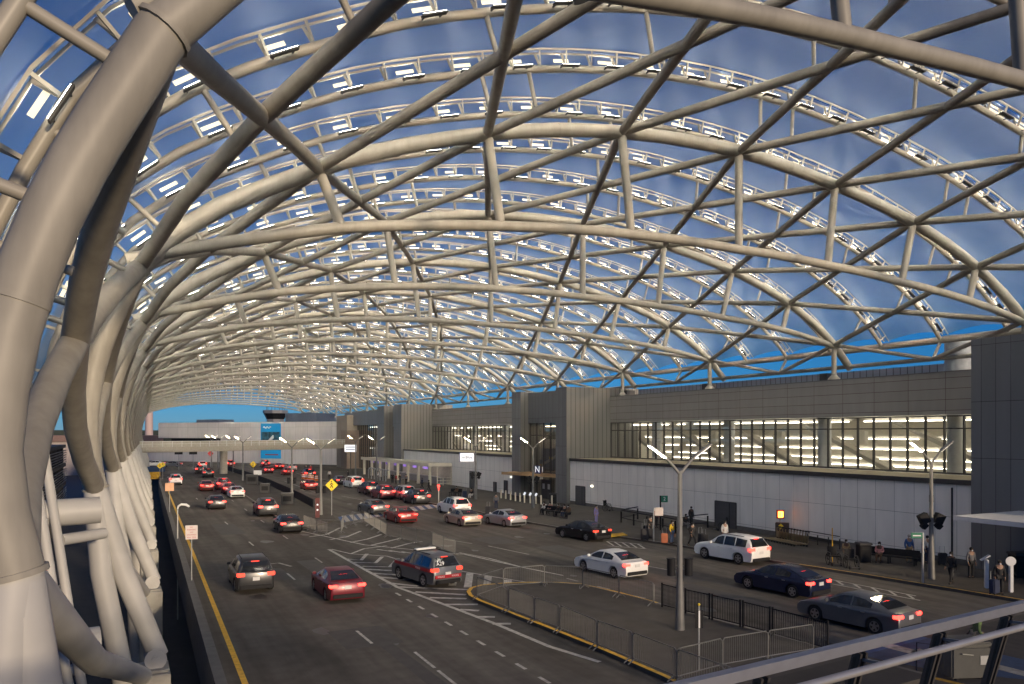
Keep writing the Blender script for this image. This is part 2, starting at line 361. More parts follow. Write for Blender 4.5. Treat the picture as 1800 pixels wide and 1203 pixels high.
# repair patches, oil stains and manholes in the asphalt
pt = MB(); st_ = MB(); rr_ = random.Random(3)
for px, py, w1, l1 in [(480, 1010, 1.6, 4), (640, 1120, 2.2, 3), (1000, 970, 2, 6), (1180, 1010, 1.4, 5), (560, 1000, 1.2, 7), (870, 950, 2.4, 4), (400, 930, 1.8, 8), (1240, 1040, 1.5, 4), (700, 1150, .5, 9), (1400, 1010, 1.2, 6)]:
    c = G(px, py); pt.flat([(c.x - w1 / 2, c.y - l1 / 2), (c.x + w1 / 2 + .1, c.y - l1 / 2), (c.x + w1 / 2, c.y + l1 / 2), (c.x - w1 / 2 - .06, c.y + l1 / 2)], .0025 + px * 4e-7)
tag(pt.build('road_patch', mat('patch_asphalt', (.075, .07, .064), .85, var=.15, scale=2, bump=.2)), kind='structure')
for q in range(46):
    c = G(rr_.uniform(420, 1500), rr_.choice([rr_.uniform(880, 960), rr_.uniform(960, 1150)])); r0 = rr_.uniform(.15, .55); st_.flat([(c.x + r0 * rr_.uniform(.6, 1.2) * math.cos(a * .63), c.y + 1.7 * r0 * rr_.uniform(.6, 1.2) * math.sin(a * .63)) for a in range(10)], .001 + q * .00002)
tag(st_.build('oil_stain', mat('oil', (.045, .042, .04), .45, var=.3, scale=4)), kind='structure')
# parapet along the roadway's left edge
pw = MB()
for y0, y1 in zip(range(-10, 140, 10), range(0, 150, 10)):
    a, b = (XL(y0) - .05, y0), (XL(y1) - .05, y1 - .02); pw.prism([(a[0] - .35, a[1]), (a[0], a[1]), b, (b[0] - .35, b[1])], -1.6, .5)
o = tag(pw.build('edge_parapet', mat('parapet_concrete', (.13, .125, .115), .85, var=.15, scale=2, bump=.2)), 'low concrete parapet along the left road edge beside the yellow line', 'parapet')
far_hill = MB()
for i in range(40):
    a = -1500 + i * 75; h = 10 + 14 * abs(math.sin(i * 1.7)) + 6 * math.sin(i * .6)
    far_hill.prism([(a, 1500), (a + 76, 1500), (a + 76, 1560), (a, 1560)], LOW, 8 + h * .4)
tag(far_hill.build('hills', mat('hill_trees', (.03, .04, .035), .9, var=.3, scale=.05)), kind='structure')

# ================================================================ CANOPY
AL = 1.123
YT = [12.0] + [29.5 + 15.05 * k for k in range(16)]
NT = len(YT)
PN = {-2: (.05, .2), -1: (-.72, 6.65), 0: (.46, 13.4), 1: (5.95, 17.3), 2: (12.3, 19.6), 3: (18.4, 20.75), 4: (24.8, 21.0), 5: (31, 20.4), 6: (36.8, 19.3), 7: (42.1, 17.5), 8: (46.7, 14.8), 9: (49.9, 11.4)}
BN = [(1.2, 13.95), (6.74, 15.4), (12.85, 16.2), (18.9, 16.6), (24.8, 16.6), (30.5, 16.45), (35.9, 16.1), (41.5, 15.6), (46.5, 14.75)]
def w_(X, z, k):
    kk = max(0, k - 1); X = X + .35 * kk * max(0, 1 - X / 46.7)
    if k < 1: X -= .42 * (1 - k) * max(0, min(1, (12.6 - z) / 4.5))
    return (X * AL, 8.3 + (z - 8.3) * AL)
def cat(s):
    i = max(-2, min(8, math.floor(s))); t = s - i
    if i == -1:                      # the column's gentle outward bow
        p0, p1, p2, p3 = (-.72, 2.2), PN[-1], PN[0], PN[1]
        a = .5
        def h(j):
            m1 = (PN[0][j] - p0[j]) * .5; m2 = (p3[j] - p1[j]) * .5
            if j == 0: m1 = -2.0; m2 = 3.1
            else: m1 = 7.2; m2 = 5.6
            return (2 * t**3 - 3 * t**2 + 1) * p1[j] + (t**3 - 2 * t**2 + t) * m1 + (-2 * t**3 + 3 * t**2) * p2[j] + (t**3 - t**2) * m2
        return h(0), h(1)
    if i == -2: p = [PN[-2], PN[-2], PN[-1], PN[0]]
    else: p = [PN[max(i - 1, -2)], PN[i], PN[min(i + 1, 9)], PN[min(i + 2, 9)]]
    f = lambda j: .5 * (2 * p[1][j] + (p[2][j] - p[0][j]) * t + (2 * p[0][j] - 5 * p[1][j] + 4 * p[2][j] - p[3][j]) * t * t + (3 * p[1][j] - p[0][j] - 3 * p[2][j] + p[3][j]) * t**3)
    return f(0), f(1)
def prof(s, off=0):
    x, z = cat(s)
    if off:
        a = cat(s - .02); b = cat(s + .02); t = Vector((b[0] - a[0], b[1] - a[1])).normalized()
        x += -t.y * off; z += t.x * off
    return x, z
def P3(s, Y, kf, off=0):
    x, z = prof(s, off); x, z = w_(x, z, kf); return Vector((x, Y, z))
def kfrac(Y):
    if Y < YT[1]: return (Y - YT[0]) / (YT[1] - YT[0])
    return 1 + (Y - YT[1]) / 15.05

canopy = thing('canopy', 'long vaulted canopy of pale steel tubes and clear film roof over the roads', 'canopy', (0, 0, 0))
def ring(p, q, r, mb):
    t = (q - p).normalized(); mb.tube([p - t * .04, p + t * .04], r, 16)
for k, Y in enumerate(YT):
    n = 16 if k < 4 else 10
    tr = MB(); ss = [0 + i * .25 for i in range(0, 33)]
    tr.tube([P3(s, Y, k) for s in ss] + [P3(8.45, Y, k)], [.36 - .05 * min(1, s / 1.5) for s in ss] + [.3], n)
    if k < 5:
        for s in (.5, 1.5, 2.5, 3.5, 4.5, 5.5, 6.5, 7.5): a_, b_ = P3(s - .006, Y, k), P3(s + .006, Y, k); tr.tube([a_, b_], .335 if s < 1 else .322, n)
    truss = tr.build('arch_truss', STEEL, canopy, 50)
    cl = MB(); ss = [-1 + i * .1 for i in range(11)]
    cl.tube([P3(s, Y, k) for s in ss], .375, n)
    ring(P3(-1, Y, k), P3(-.9, Y, k), .42, cl); ring(P3(-.55, Y, k), P3(-.5, Y, k), .395, cl); ring(P3(0, Y, k), P3(.05, Y, k), .42, cl)
    cl.build('column', STEEL, truss, 50)
    bc = MB(); pts = []
    for i in range(8):
        for t in (0, .33, .66): pts.append((BN[i][0] + (BN[i + 1][0] - BN[i][0]) * t, BN[i][1] + (BN[i + 1][1] - BN[i][1]) * t + .05 * math.sin(math.pi * t)))
    pts.append(BN[8])
    if k == 0: pts = [(x, z + .42 * max(0, 1 - x / 15)) for x, z in pts]
    pts = [(.1, 13.6)] + pts
    bc.tube([Vector((w_(x, z, k)[0], Y, w_(x, z, k)[1])) for x, z in pts], .225, n)
    bc.build('bottom_chord', STEEL, truss, 50)
    for i in range(1, 8):
        a = P3(i, Y, k); x, z = w_(*BN[i], k); b = Vector((x, Y, z))
        q = MB(); q.tube([a, a.lerp(b, .12), a.lerp(b, .88), b], [.24, .2, .2, .2], n); q.build('post', STEEL, truss, 50)
    # splayed legs below the column node
    nd = P3(-1, Y, k)
    fx = w_(1.0, 1.0, k)[0] - (.9 if k == 0 else 0); foot = Vector((fx, Y, .55))
    lg = MB(); lg.tube([nd, nd.lerp(foot, .5) + Vector((-.12, 0, 0)), foot], [.36, .36, .33], n)
    lg.tube([foot + Vector((-.1, -.36, -.05)), foot + Vector((-.1, .36, -.05))], .36, 14); lg.tube([foot + Vector((-.1, -.42, -.05)), foot + Vector((-.1, .42, -.05))], .13, 12)
    lg.build('leg', LEGP, truss, 50)
    l2 = MB(); b2 = Vector((nd.x + (.95 if k else -.1), Y - .3, -.6)); l2.tube([nd, nd.lerp(b2, .4) + Vector((-.2, -.1, 0)), b2, b2 + Vector((.3, 0, -4.6))], [.37, .35, .35, .35], n); l2.build('leg', LEGP, truss, 50)
    if k + 1 < NT:
        Y2 = YT[k + 1]; f2 = Vector((w_(1.0, 1.0, k + 1)[0] - .5, Y2 - .7, .1))
        l3 = MB(); l3.tube([nd, nd.lerp(f2, .5) + Vector((-.25, 0, -.3)), f2], [.33, .31, .29], n); l3.build('leg', LEGP, truss, 50)
    # right-hand support on the parapet
    e8 = P3(8, Y, k); sb = MB(); sb.tube([e8, (e8.x, Y, 12.86)], .2, 12); sb.tube([(e8.x, Y, 13.1), (e8.x, Y, 12.85), (e8.x, Y, 12.72)], [.22, .45, .5], 12)
    sb.build('support', STEEL, truss, 50)

# diagonal grid between neighbouring trusses
nd_, rest = 0, MB()
for k in range(NT - 1):
    n = 12 if k < 4 else 8
    for i in range(-1, 8):
        for s0, s1 in ((i, i + 1), (i + 1, i)):
            m = MB()
            if i < 0:
                pts = [P3(s0 + (s1 - s0) * t / 8, YT[k] + (YT[k + 1] - YT[k]) * t / 8, k + t / 8) for t in range(9)]; r = .31
            else:
                pts = [P3(s0, YT[k], k), P3(s1, YT[k + 1], k + 1)]; r = .2
                if i == 0: pts = [P3(s0 + (s1 - s0) * t / 4, YT[k] + (YT[k + 1] - YT[k]) * t / 4, k + t / 4) for t in range(5)]; r = .24
            if nd_ < 98: m.tube(pts, r, n); m.build('diagonal_brace', STEEL, canopy, 50); nd_ += 1
            else: rest.tube(pts, r, n)
tag(rest.build('far_diagonal_braces', STEEL, canopy, 50), kind='stuff')

# light arches, film roof, edge pipes
YA = [YT[0] + .15, 17.0, 22.0, 27.0] + [YT[1] + 2.51 + 5.017 * j for j in range(45)]
SA, SB, OFF = -.62, 8.34, 1.42
RAILO = OFF + .62
nl, LIGHTREST = 0, MB(); HOUS = mat('fitting_grey', (.05, .05, .05), .5)
def frame_at(s, Y, off):
    a, b = P3(s - .03, Y, kfrac(Y), off), P3(s + .03, Y, kfrac(Y), off); t = (b - a).normalized(); nrm = Vector((-t.z, 0, t.x)); return (a + b) / 2, t, nrm
for j, Y in enumerate(YA):
    kf = kfrac(Y); n = 10 if j < 10 else 6
    m = MB(); N = 44 if j < 10 else 30
    m.tube([P3(SA + (SB - SA) * i / N, Y, kf, OFF) for i in range(N + 1)], .15, n)
    for dy in (-.22, .22): m.tube([P3(SA + (SB - SA) * i / N, Y + dy, kf, RAILO) for i in range(N + 1)], .045, 4)
    nr = 52 if j < 18 else 30
    for i in range(nr):
        s = SA + (SB - SA) * (i + .5) / nr
        for dy in (-.2, .2): m.bar(P3(s, Y, kf, OFF), P3(s, Y + dy, kf, RAILO), .05, .09)
    # short stubs down to the grid
    kk = min(NT - 2, max(0, math.floor(kf))); f = kf - kk
    for i in range(0, 8):
        for s in ((i + f,) if i % 2 else (i + 1 - f,)):
            s = round(s, 3); m.tube([P3(s, Y, kf, .05), P3(s, Y, kf, OFF)], .09, 8)
    for s in (-.5 + .12, -.1): m.tube([P3(s, Y, kf, .1), P3(s, Y, kf, OFF)], .1, 8)
    arch = m.build('light_arch', STEEL2, canopy, 50)
    nfx = 28
    for i in range(nfx):
        s = -.3 + 8.5 * (i + .5) / nfx + (.1 if j % 2 else -.05)
        if s > 8.2 or j == 0: continue
        mb = MB() if (nl < 96 and 1 <= j) else LIGHTREST
        for side in (-1,):
            p, t, nrm = frame_at(s, Y + side * .46, OFF - .05)
            M = Matrix((t, Vector((0, 1, 0)), nrm)).transposed()
            mb.box(p, (.85, .2, .05), 0, 0, M); mb.box(p + nrm * .035, (.8, .16, .012), 0, 2, M)
            for q in (-.3, .3): mb.bar(p + t * q, p + t * q + Vector((0, -side * .46, .05)), .04, .04, 0)
        p, t, nrm = frame_at(s, Y + .16, OFF + .34); M = Matrix((t, nrm, t.cross(nrm))).transposed()
        mb.box(p, (.72, .13, .016), 0, 3, M); mb.box(p + Vector((0, .02, 0)), (.66, .11, .012), 0, 1, M)  # dim visible panel; strong glow added behind it, unseen, to brighten road and wall
        if mb is not LIGHTREST: mb.build('light_fitting', [HOUS, BACKGLOW, UPL, LEDW], arch); nl += 1
tag(LIGHTREST.build('far_light_fittings', [HOUS, BACKGLOW, UPL, LEDW], canopy), kind='stuff')
for j in range(len(YA) - 1):
    Y0, Y1 = YA[j] + .03, YA[j + 1] - .03; N = 48 if j < 12 else 30; Q = 6; vs = []; fs = []
    for i in range(N + 1):
        s = SA + (SB - SA) * i / N
        for q in range(Q + 1):
            t = q / Q; Y = Y0 + (Y1 - Y0) * t; vs.append(P3(s, Y, kfrac(Y), RAILO + .05 + .55 * math.sin(math.pi * t)))
    for i in range(N):
        for q in range(Q): a = i * (Q + 1) + q; fs.append((a, a + Q + 1, a + Q + 2, a + 1))
    MB().add(vs, fs).build('film_cushion', ETFE, canopy, 80)
ep = MB(); Ys = [YT[0] - .5 + i * 8 for i in range(32)]
ep.tube([P3(8.34, y, kfrac(y), OFF) for y in Ys], .24, 10); ep.tube([P3(8.34, y, kfrac(y), OFF) + Vector((.35, 0, .25)) for y in Ys], .09, 6)
ep.tube([Vector((w_(48.2, 13.25, 1)[0], y, w_(48.2, 13.25, 1)[1])) for y in Ys], .17, 10)
for k in range(NT - 1):
    mid = Vector((w_(48.2, 13.25, 1)[0], (YT[k] + YT[k + 1]) / 2, w_(48.2, 13.25, 1)[1]))
    for kk in (k, k + 1): ep.tube([P3(8, YT[kk], kk), mid], .16, 10)
    ep.tube([mid, P3(8.34, mid.y, kfrac(mid.y), OFF)], .12, 8)
ep.build('edge_pipe', STEEL, canopy, 50)
lp = MB()
for off in (.1,):
    lp.tube([P3(SA, y, kfrac(y), OFF) for y in Ys], .2, 10)
lp.build('edge_pipe', STEEL, canopy, 50)

# concrete piers under the feet, thin drain pipes, the dark lower level behind
for k in range(NT):
    fx = w_(1.0, 1.0, k)[0]; p = MB(); p.bb(fx - .75, fx + .35, YT[k] - .95, YT[k] + .95, LOW, .12); p.bb(fx - .6, fx + .3, YT[k] - .7, YT[k] + .7, .12, .2)
    tag(p.build('pier', PIERM, None, None, .03), 'tall concrete pier carrying a canopy foot beside the road gap', 'pier', 'canopy piers along the road gap')
dp = MB()
for q, (dx, dy) in enumerate([(0, 0), (.34, .9), (.55, 2.0)]):
    a = Vector((-2.6 + dx, 24 + dy, 8.0)); dp.tube([a + Vector((-.6, 0, .9)), a, a + Vector((.9, -1.2, -6)), a + Vector((2.0, -2.2, -12))], .13, 10)
for q in range(4):
    z = 5.8 - q * 1.9; x = -2.3 + q * .28; dp.tube([(x - .1, 23.8 - q * .3, z), (x + .5, 25.9 - q * .3, z + .05)], .035, 6); dp.tube([(x + .5, 25.9 - q * .3, z), (x + .5, 25.9 - q * .3, z + .3)], .03, 6)
tag(dp.build('drain_pipe', LEGP, None, 50), 'three slender pale drain pipes clamped together behind the canopy legs', 'pipes')
for z in (5.9, 2.0):
    h = MB(); h.tube([(-5.5, 25.5, z), (-.6, 26.2, z + .1)], .4, 14); h.tube([(-1.6, 25.8, z - .7), (-.5, 27, z - .7)], .17, 10)
    tag(h.build('strut', LEGP, None, 50), {5.9: 'upper pale horizontal strut behind the canopy legs', 2.0: 'lower pale strut crossing the dark gap behind the legs'}[z], 'strut')
deck = thing('parking_deck', 'dark multi storey parking deck with open slatted bays behind the canopy legs', 'building', (-8.5, 0, LOW))
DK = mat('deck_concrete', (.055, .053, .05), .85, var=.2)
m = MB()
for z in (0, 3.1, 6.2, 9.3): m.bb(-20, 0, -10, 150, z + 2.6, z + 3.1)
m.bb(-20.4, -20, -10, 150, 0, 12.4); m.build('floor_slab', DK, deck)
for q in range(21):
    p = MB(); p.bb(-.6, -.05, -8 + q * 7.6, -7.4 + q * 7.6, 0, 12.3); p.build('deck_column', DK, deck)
m = MB()
for z in (3.3, 6.4, 9.5):
    for q in range(6): m.bb(.02, .1, -10, 150, z + q * .38, z + .14 + q * .38)
m.build('slat_screen', mat('slat_grey', (.16, .16, .16), .6), deck)
for q in range(6):
    p = MB(); p.bb(-6, -4.6, 10 + q * 15, 10.25 + q * 15, 5.45, 5.55); p.build('deck_light', mat('deck_lamp', (.9, .8, .6), .5, var=0, emit=(1, .75, .4), es=6), deck)

# ================================================================ TERMINAL
TX, WX, PX = 52.1, 46.4, 45.9       # window plane, white wall face, tower front
WALLP = panel_mat('white_panels', (.84, .82, .78), (.3, .3, .29), 1.45, 2.35, 'y', .4, .014, (.3, 1.66), .03)
PARP = panel_mat('grey_parapet_panels', (.27, .26, .248), (.07, .03, .03), 2.9, .765, 'y', .5, .016, (.2, .02), .05)
TOWX = panel_mat('dark_tower_panels', (.165, .17, .178), (.02, .012, .014), .86, 3.4, 'y', .4, .014, (0, 0), .06)
TOWY = panel_mat('ribbed_tower_panels', (.175, .172, .158), (.03, .02, .018), .62, 30, 'x', .45, .03, (0, 3), .05)
LEDGE = mat('ledge_stone', (.5, .43, .27), .7, var=.1, scale=.6)
FRAME = mat('mullion', (.045, .042, .042), .45)
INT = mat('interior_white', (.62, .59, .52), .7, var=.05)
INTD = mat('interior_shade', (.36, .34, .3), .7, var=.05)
DOORM = mat('door_grey', (.07, .072, .078), .45, var=.08)
term = thing('terminal_building', 'long airport terminal of white panels, lit window bands and dark grey towers', 'building', (0, 0, 0))
def face_prism(name, mats, x0, x1, y0, y1, z0, z1):
    """box whose x-facing sides use mats[0] and y-facing sides mats[1]"""
    m = MB(); m.bb(x0, x1, y0, y1, z0, z1); m.m = [0, 0, 1, 1, 0, 0]; return m.build(name, mats, term)
def window_band(y0, y1, z0, z1, step, tr_z):
    win = MB()
    ny = int(round((y1 - y0) / step))
    win.bb(TX - .08, TX + .08, y0, y1, z0, z0 + .12); win.bb(TX - .08, TX + .08, y0, y1, z1 - .1, z1); win.bb(TX - .07, TX + .07, y0, y1, tr_z, tr_z + .09)
    for i in range(ny + 1):
        y = y0 + (y1 - y0) * i / ny; win.bb(TX - .1, TX + .1, y - .045, y + .045, z0 + .002, z1 - .002)
    wf = win.build('window', FRAME, term)
    MB().add([(TX, y0, z0), (TX, y1, z0), (TX, y1, z1), (TX, y0, z1)], [(0, 1, 2, 3)]).build('pane', GLASS, wf)
    # hall behind: floor, ceiling, rear wall, columns, sloping soffits and rows of tube lights
    rm = MB(); rm.bb(TX + .3, 74, y0 - 6, y1 + 12, 9.9, 10.1); rm.bb(74, 74.2, y0 - 6, y1 + 12, 1.5, 9.9); rm.bb(TX + .3, 74, y0 - 6, y1 + 12, 1.3, 1.5); rm.bb(TX + .3, 74, y1 + 12, y1 + 12.2, 1.5, 9.9); rm.bb(TX + .3, 74, y0 - 6.2, y0 - 6, 1.5, 9.9)
    rm.build('hall', INT, term)
    q = 0; y = y0 + 6
    while y < y1:
        c = MB(); c.tube([(TX + 1.6, y, 1.5), (TX + 1.6, y, 9.9)], .55, 18); c.build('hall_column', WHITE, term, 50); y += 11.6
    so_ = MB(); y = y0 - 2
    while y < y1 + 2:
        so_.bar((TX + 5.5, y, 2.6), (TX + 5.5, y + 15, 9.0), .9, .25, 0); so_.bar((TX + 4.2, y, 2.7), (TX + 4.2, y + 15, 9.3), .1, .3, 1); so_.box((TX + 7.5, y + 11, 7.9), (.5, 1.2, 1.2), 0, 0); y += 9.7
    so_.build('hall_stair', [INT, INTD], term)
    tl = MB()
    for xx, zz, dy in ((TX + 3, 9.25, 0), (TX + 9.5, 7.75, 1), (TX + 12, 6.75, 2.2), (TX + 14, 5.75, .5), (TX + 15.5, 5.0, 1.4)):
        y = y0 - 5 + dy; r = random.Random(int(zz * 10))
        tl.bb(xx + .2, xx + .5, y0 - 5, y1 + 11, zz + .12, zz + .3, 1)
        while y < y1 + 11:
            L = 1.3
            if r.random() > .07: tl.bb(xx - .06, xx + .06, y, y + L, zz, zz + .07)
            y += L + .12
    tl.build('tube_light', [TUBE, INTD], term)
Y0, Y1, Y2, Y3, Y4 = 29.0, 76.5, 90.5, 135.6, 150.6
for (a, b) in ((Y0, Y1), (Y2, Y3)):
    face_prism('wall', [WALLP, TOWY], WX, TX + .25, a, b, 0, 5.2)
    m = MB(); m.bb(WX - .12, TX + .25, a, b, 5.203, 5.36); m.bb(WX - .16, WX - .1, a, b, 5.1, 5.42, 1); m.build('ledge', [LEDGE, FRAME], term)
    face_prism('parapet', [PARP, PARP], TX - .12, TX + .3, a, b, 9.62, 12.62)
    m = MB(); m.bb(TX - .16, TX + .34, a, b, 12.623, 12.7); m.build('coping', mat('coping_metal', (.16, .155, .15), .4, .3), term)
    window_band(a, b, 5.42, 9.58, 1.46, 8.6)
# roof behind the parapet with a ribbed plant screen
m = MB(); m.bb(TX + .3, 100, Y0 - 20, 190, 11.2, 11.4); m.build('roof', mat('roof_membrane', (.2, .2, .2), .8), term)
rs = panel_mat('roof_screen_ribs', (.25, .28, .31), (.09, .1, .11), .7, 30, 'y', .45, .05)
m = MB(); m.bb(62, 62.2, Y0 - 5, 120, 11.4, 14.2); m.build('plant_screen', rs, term)
for yy in (46, 61, 75): m = MB(); m.bb(TX + 1.2, TX + 2.4, yy, yy + .8, 11.4, 13.4); m.build('vent_box', DARKM, term)
m = MB(); m.tube([(57.5, 37.2, 11.4), (57.5, 37.2, 15.6)], 1.0, 20); m.tube([(57.5, 37.2, 15.6), (57.5, 37.2, 15.8)], 1.25, 20); m.build('exhaust_stack', mat('stack_metal', (.3, .33, .36), .6, 0), term, 50)
# dark towers and entrances
face_prism('tower', [TOWX, TOWY], PX + .1, TX + .4, Y0 - 20, Y0 - .003, 0, 14.0)
def entrance(y0, y1, wing, gx):
    face_prism('tower', [TOWX, TOWY], PX, TX + 4, y0, y0 + wing, 0, 13.7)
    face_prism('tower', [TOWX, TOWY], PX, TX + 4, y1 - wing, y1, 0, 13.7)
    a, b = y0 + wing, y1 - wing
    face_prism('lintel', [TOWX, TOWY], gx - .3, TX + 3, a + .003, b - .003, 9.6, 13.5)
    wf = MB(); ny = 5
    for i in range(ny + 1): y = a + (b - a) * i / ny; wf.bb(gx - .08, gx + .08, y - .04, y + .04, .15, 9.6)
    for z in (3.4, 8.0): wf.bb(gx - .07, gx + .07, a, b, z, z + .09)
    w_o = wf.build('entrance_window', FRAME, term)
    MB().add([(gx, a, .15), (gx, b, .15), (gx, b, 9.6), (gx, a, 9.6)], [(0, 1, 2, 3)]).build('pane', GLASS, w_o)
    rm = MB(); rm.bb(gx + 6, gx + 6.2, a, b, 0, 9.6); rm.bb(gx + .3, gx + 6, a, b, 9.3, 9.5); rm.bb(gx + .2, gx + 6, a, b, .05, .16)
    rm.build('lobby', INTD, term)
    tl = MB(); tl.bb(gx + 2, gx + 2.3, a + .5, b - .5, 9.15, 9.25); tl.build('tube_light', mat('lobby_light', (.9, .8, .6), .5, var=0, emit=(1, .8, .55), es=5), term)
    for q in (0, 1):
        d = MB(); yc = (a + b) / 2 + (q - .5) * 1.3; d.bb(gx - .16, gx - .1, yc - .62, yc + .62, .16, 2.5); o = d.build('door', FRAME, term)
        n = MB(); n.bb(gx - .175, gx - .165, yc - .3, yc + .25, 1.35, 2.0); n.build('notice', PLATE, o)
entrance(Y1, Y2, 2.5, 47.3)
entrance(Y3, Y4, 4.5, 48.0)
# entrance canopy with its number sign
wood = mat('soffit_timber', (.42, .24, .11), .55, var=.2, scale=6)
m = MB(); cpol = [(46.0, 79.03), (43.4, 88.4), (45.85, 89.6), (45.85, 87.97), (47.15, 87.97), (47.15, 79.03)]; m.prism(cpol, 3.1, 3.32); m.bar((46.0, 79.0, 3.2), (43.38, 88.44, 3.2), .06, .34, 1); m.build('entrance_roof', [wood, mat('canopy_edge', (.42, .28, .14), .5)], term)
def text(txt, size, m, loc, rz, name='lettering', parent=None, ext=.01, align='CENTER', flatr=0):
    cu = bpy.data.curves.new(name, 'FONT'); cu.body = txt; cu.size = size; cu.align_x = align; cu.align_y = 'CENTER'; cu.extrude = ext; cu.resolution_u = 2
    o = bpy.data.objects.new(name, cu); C.objects.link(o)
    me = bpy.data.meshes.new_from_object(o.evaluated_get(bpy.context.evaluated_depsgraph_get())); bpy.data.objects.remove(o); bpy.data.curves.remove(cu)
    me.materials.clear(); me.materials.append(m); o = bpy.data.objects.new(name, me); C.objects.link(o)
    o.location = loc; o.rotation_euler = (R(90) if not flatr else flatr, 0, rz)
    if parent: o.parent = parent
    return o
NAVY = mat('sign_navy', (.02, .03, .12), .5, var=0); SIGNW = mat('sign_white_lit', (.8, .8, .8), .5, var=0, emit=(.85, .9, 1), es=.32)
WTXT = mat('letter_white', (.8, .8, .8), .5, var=0); BTXT = mat('letter_black', (.02, .02, .02), .6, var=0)
REDP = mat('sign_red', (.45, .03, .03), .5, var=0); YEL = mat('sign_yellow', (.85, .62, .03), .5, var=.03); GRN = mat('sign_green', (.01, .16, .09), .5, var=0)
sg = thing('entrance_sign', 'blue and white N1 number sign on top of the timber entrance roof', 'sign', (45.3, 81.9, 3.36), R(-72))
m = MB(); m.bb(-.75, .15, -.06, .06, 0, 1.0); m.build('panel', NAVY, sg); text('N', 1.1, SIGNW, (-.28, -.075, .5), 0, 'lettering', sg); text('1', 1.0, WTXT, (.5, 0, .5), 0, 'lettering', sg, .05)
# doors in the white wall
for (yy, wd, h, c) in ((74.2, 1.9, 2.1, 0), (50.7, 2.5, 2.2, 0), (93.2, 1.0, 1.7, 1), (96.6, .9, 1.3, 1), (104, 2.6, 2.45, 0)):
    m = MB(); m.bb(WX - .05, WX + .02, yy - wd / 2, yy + wd / 2, .15, h + .15); o = m.build('door', DOORM, term)
    m = MB(); m.bb(WX - .09, WX - .02, yy - wd / 2 - .08, yy - wd / 2, .15, h + .2); m.bb(WX - .09, WX - .02, yy + wd / 2, yy + wd / 2 + .08, .15, h + .2); m.bb(WX - .09, WX - .02, yy - wd / 2, yy + wd / 2, h + .15, h + .23); m.build('door_frame', FRAME, o)
    m = MB(); m.bb(WX - .08, WX - .05, yy - wd * .2, yy - wd * .2 + .02, .2, h + .1); m.build('door_joint', BLACK, o)
for yy in (71.8, 91.4): m = MB(); m.bb(WX - .16, WX - .02, yy - .15, yy + .15, 2.4, 2.52); m.build('wall_light', LAMPDIM, term)
m = MB(); m.tube([(WX - .1, 30.4, .2), (WX - .1, 30.4, 4.9)], .06, 8); m.build('downpipe', DARKM, term)
m = MB(); m.bb(WX - .03, WX + .01, Y0, Y1, .15, .5); m.build('plinth', mat('plinth', (.12, .115, .11), .8), term)
# a thin white canopy tip by the near tower
m = MB(); m.prism([(40.0, 22.0), (40.0, 26.2), (46.0, 26.2), (46.0, 22)], 3.6, 3.85); m.build('side_canopy', WHITE, term)

# the terminal's far part: curtain wall, tan block
m = MB(); m.bb(49, 60, Y4 + .05, 188, 10.2, 13.2); m.build('lintel', TOWX, term)
wf = MB()
for i in range(19): y = Y4 + .1 + i * 1.6; wf.bb(49.9, 50.1, y - .05, y + .05, .15, 10.2)
for z in (3.3, 5.2, 8.0): wf.bb(49.92, 50.08, Y4, Y4 + 29, z, z + .1)
o = wf.build('curtain_wall', FRAME, term)
MB().add([(50, Y4, .15), (50, Y4 + 29, .15), (50, Y4 + 29, 10.2), (50, Y4, 10.2)], [(0, 1, 2, 3)]).build('pane', glass_mat('sky_glass', (.55, .6, .62), .3, .02), o)
m = MB(); m.bb(56, 56.2, Y4, Y4 + 29, 0, 10.2); m.bb(50.3, 56, Y4, Y4 + 29, 5.0, 5.3); m.bb(50.3, 56, Y4, Y4 + 29, 9.9, 10.1); m.build('hall', mat('warm_hall', (.5, .38, .28), .7, var=.2, scale=.3), term)
m = MB()
for y in range(156, 178, 5): m.bb(52, 55, y, y + .25, 9.7, 9.8); m.bb(52, 55, y, y + .25, 4.8, 4.9)
m.build('tube_light', TUBE, term)
m = MB(); m.bb(47.5, 60, 180, 190, 0, 12.6); m.build('tan_wall', mat('tan_stone', (.34, .29, .23), .75, var=.1, scale=.5), term)
m = MB(); m.bb(46.9, 52, 178.0, 183.5, 0, 9.0); m.build('stair_tower', mat('tan_brick', (.3, .23, .18), .75, var=.1), term)

# kerbside check-in shelter
sh = thing('checkin_shelter', 'cream flat roofed kerbside shelter on square posts against the white wall', 'shelter', (43.6, 0, .15))
m = MB(); m.bb(-1.2, 2.7, 112.2, 150, 3.1, 3.4); m.bb(-1.25, -1.2, 112.2, 150, 2.95, 3.5); m.bb(-1.2, 2.7, 112.15, 112.2, 2.95, 3.5); m.build('roof', CREAM, sh)
for i in range(8): m = MB(); y = 113 + i * 5.2; m.bb(-.9, -.5, y - .2, y + .2, 0, 3.1); m.build('post', CREAM, sh)
m = MB(); m.bb(1.4, 2.5, 114, 148, 0, 1.1); m.build('counter', mat('counter', (.25, .24, .25), .5), sh)
m = MB(); m.bb(2.55, 2.72, 112.2, 149, 0, 3.1); m.build('rear_wall', mat('shelter_wall', (.55, .5, .42), .6), sh)
m = MB(); [m.bb(.3, 2.5, 112.22, 112.28, z_, z_ + .07) for z_ in (.25, .7, 1.15)]; m.bb(.2, .3, 112.2, 112.3, 0, 3.1); m.bb(1.2, 1.3, 112.2, 112.3, 0, 1.2); m.build('side_rail', CREAM, sh)
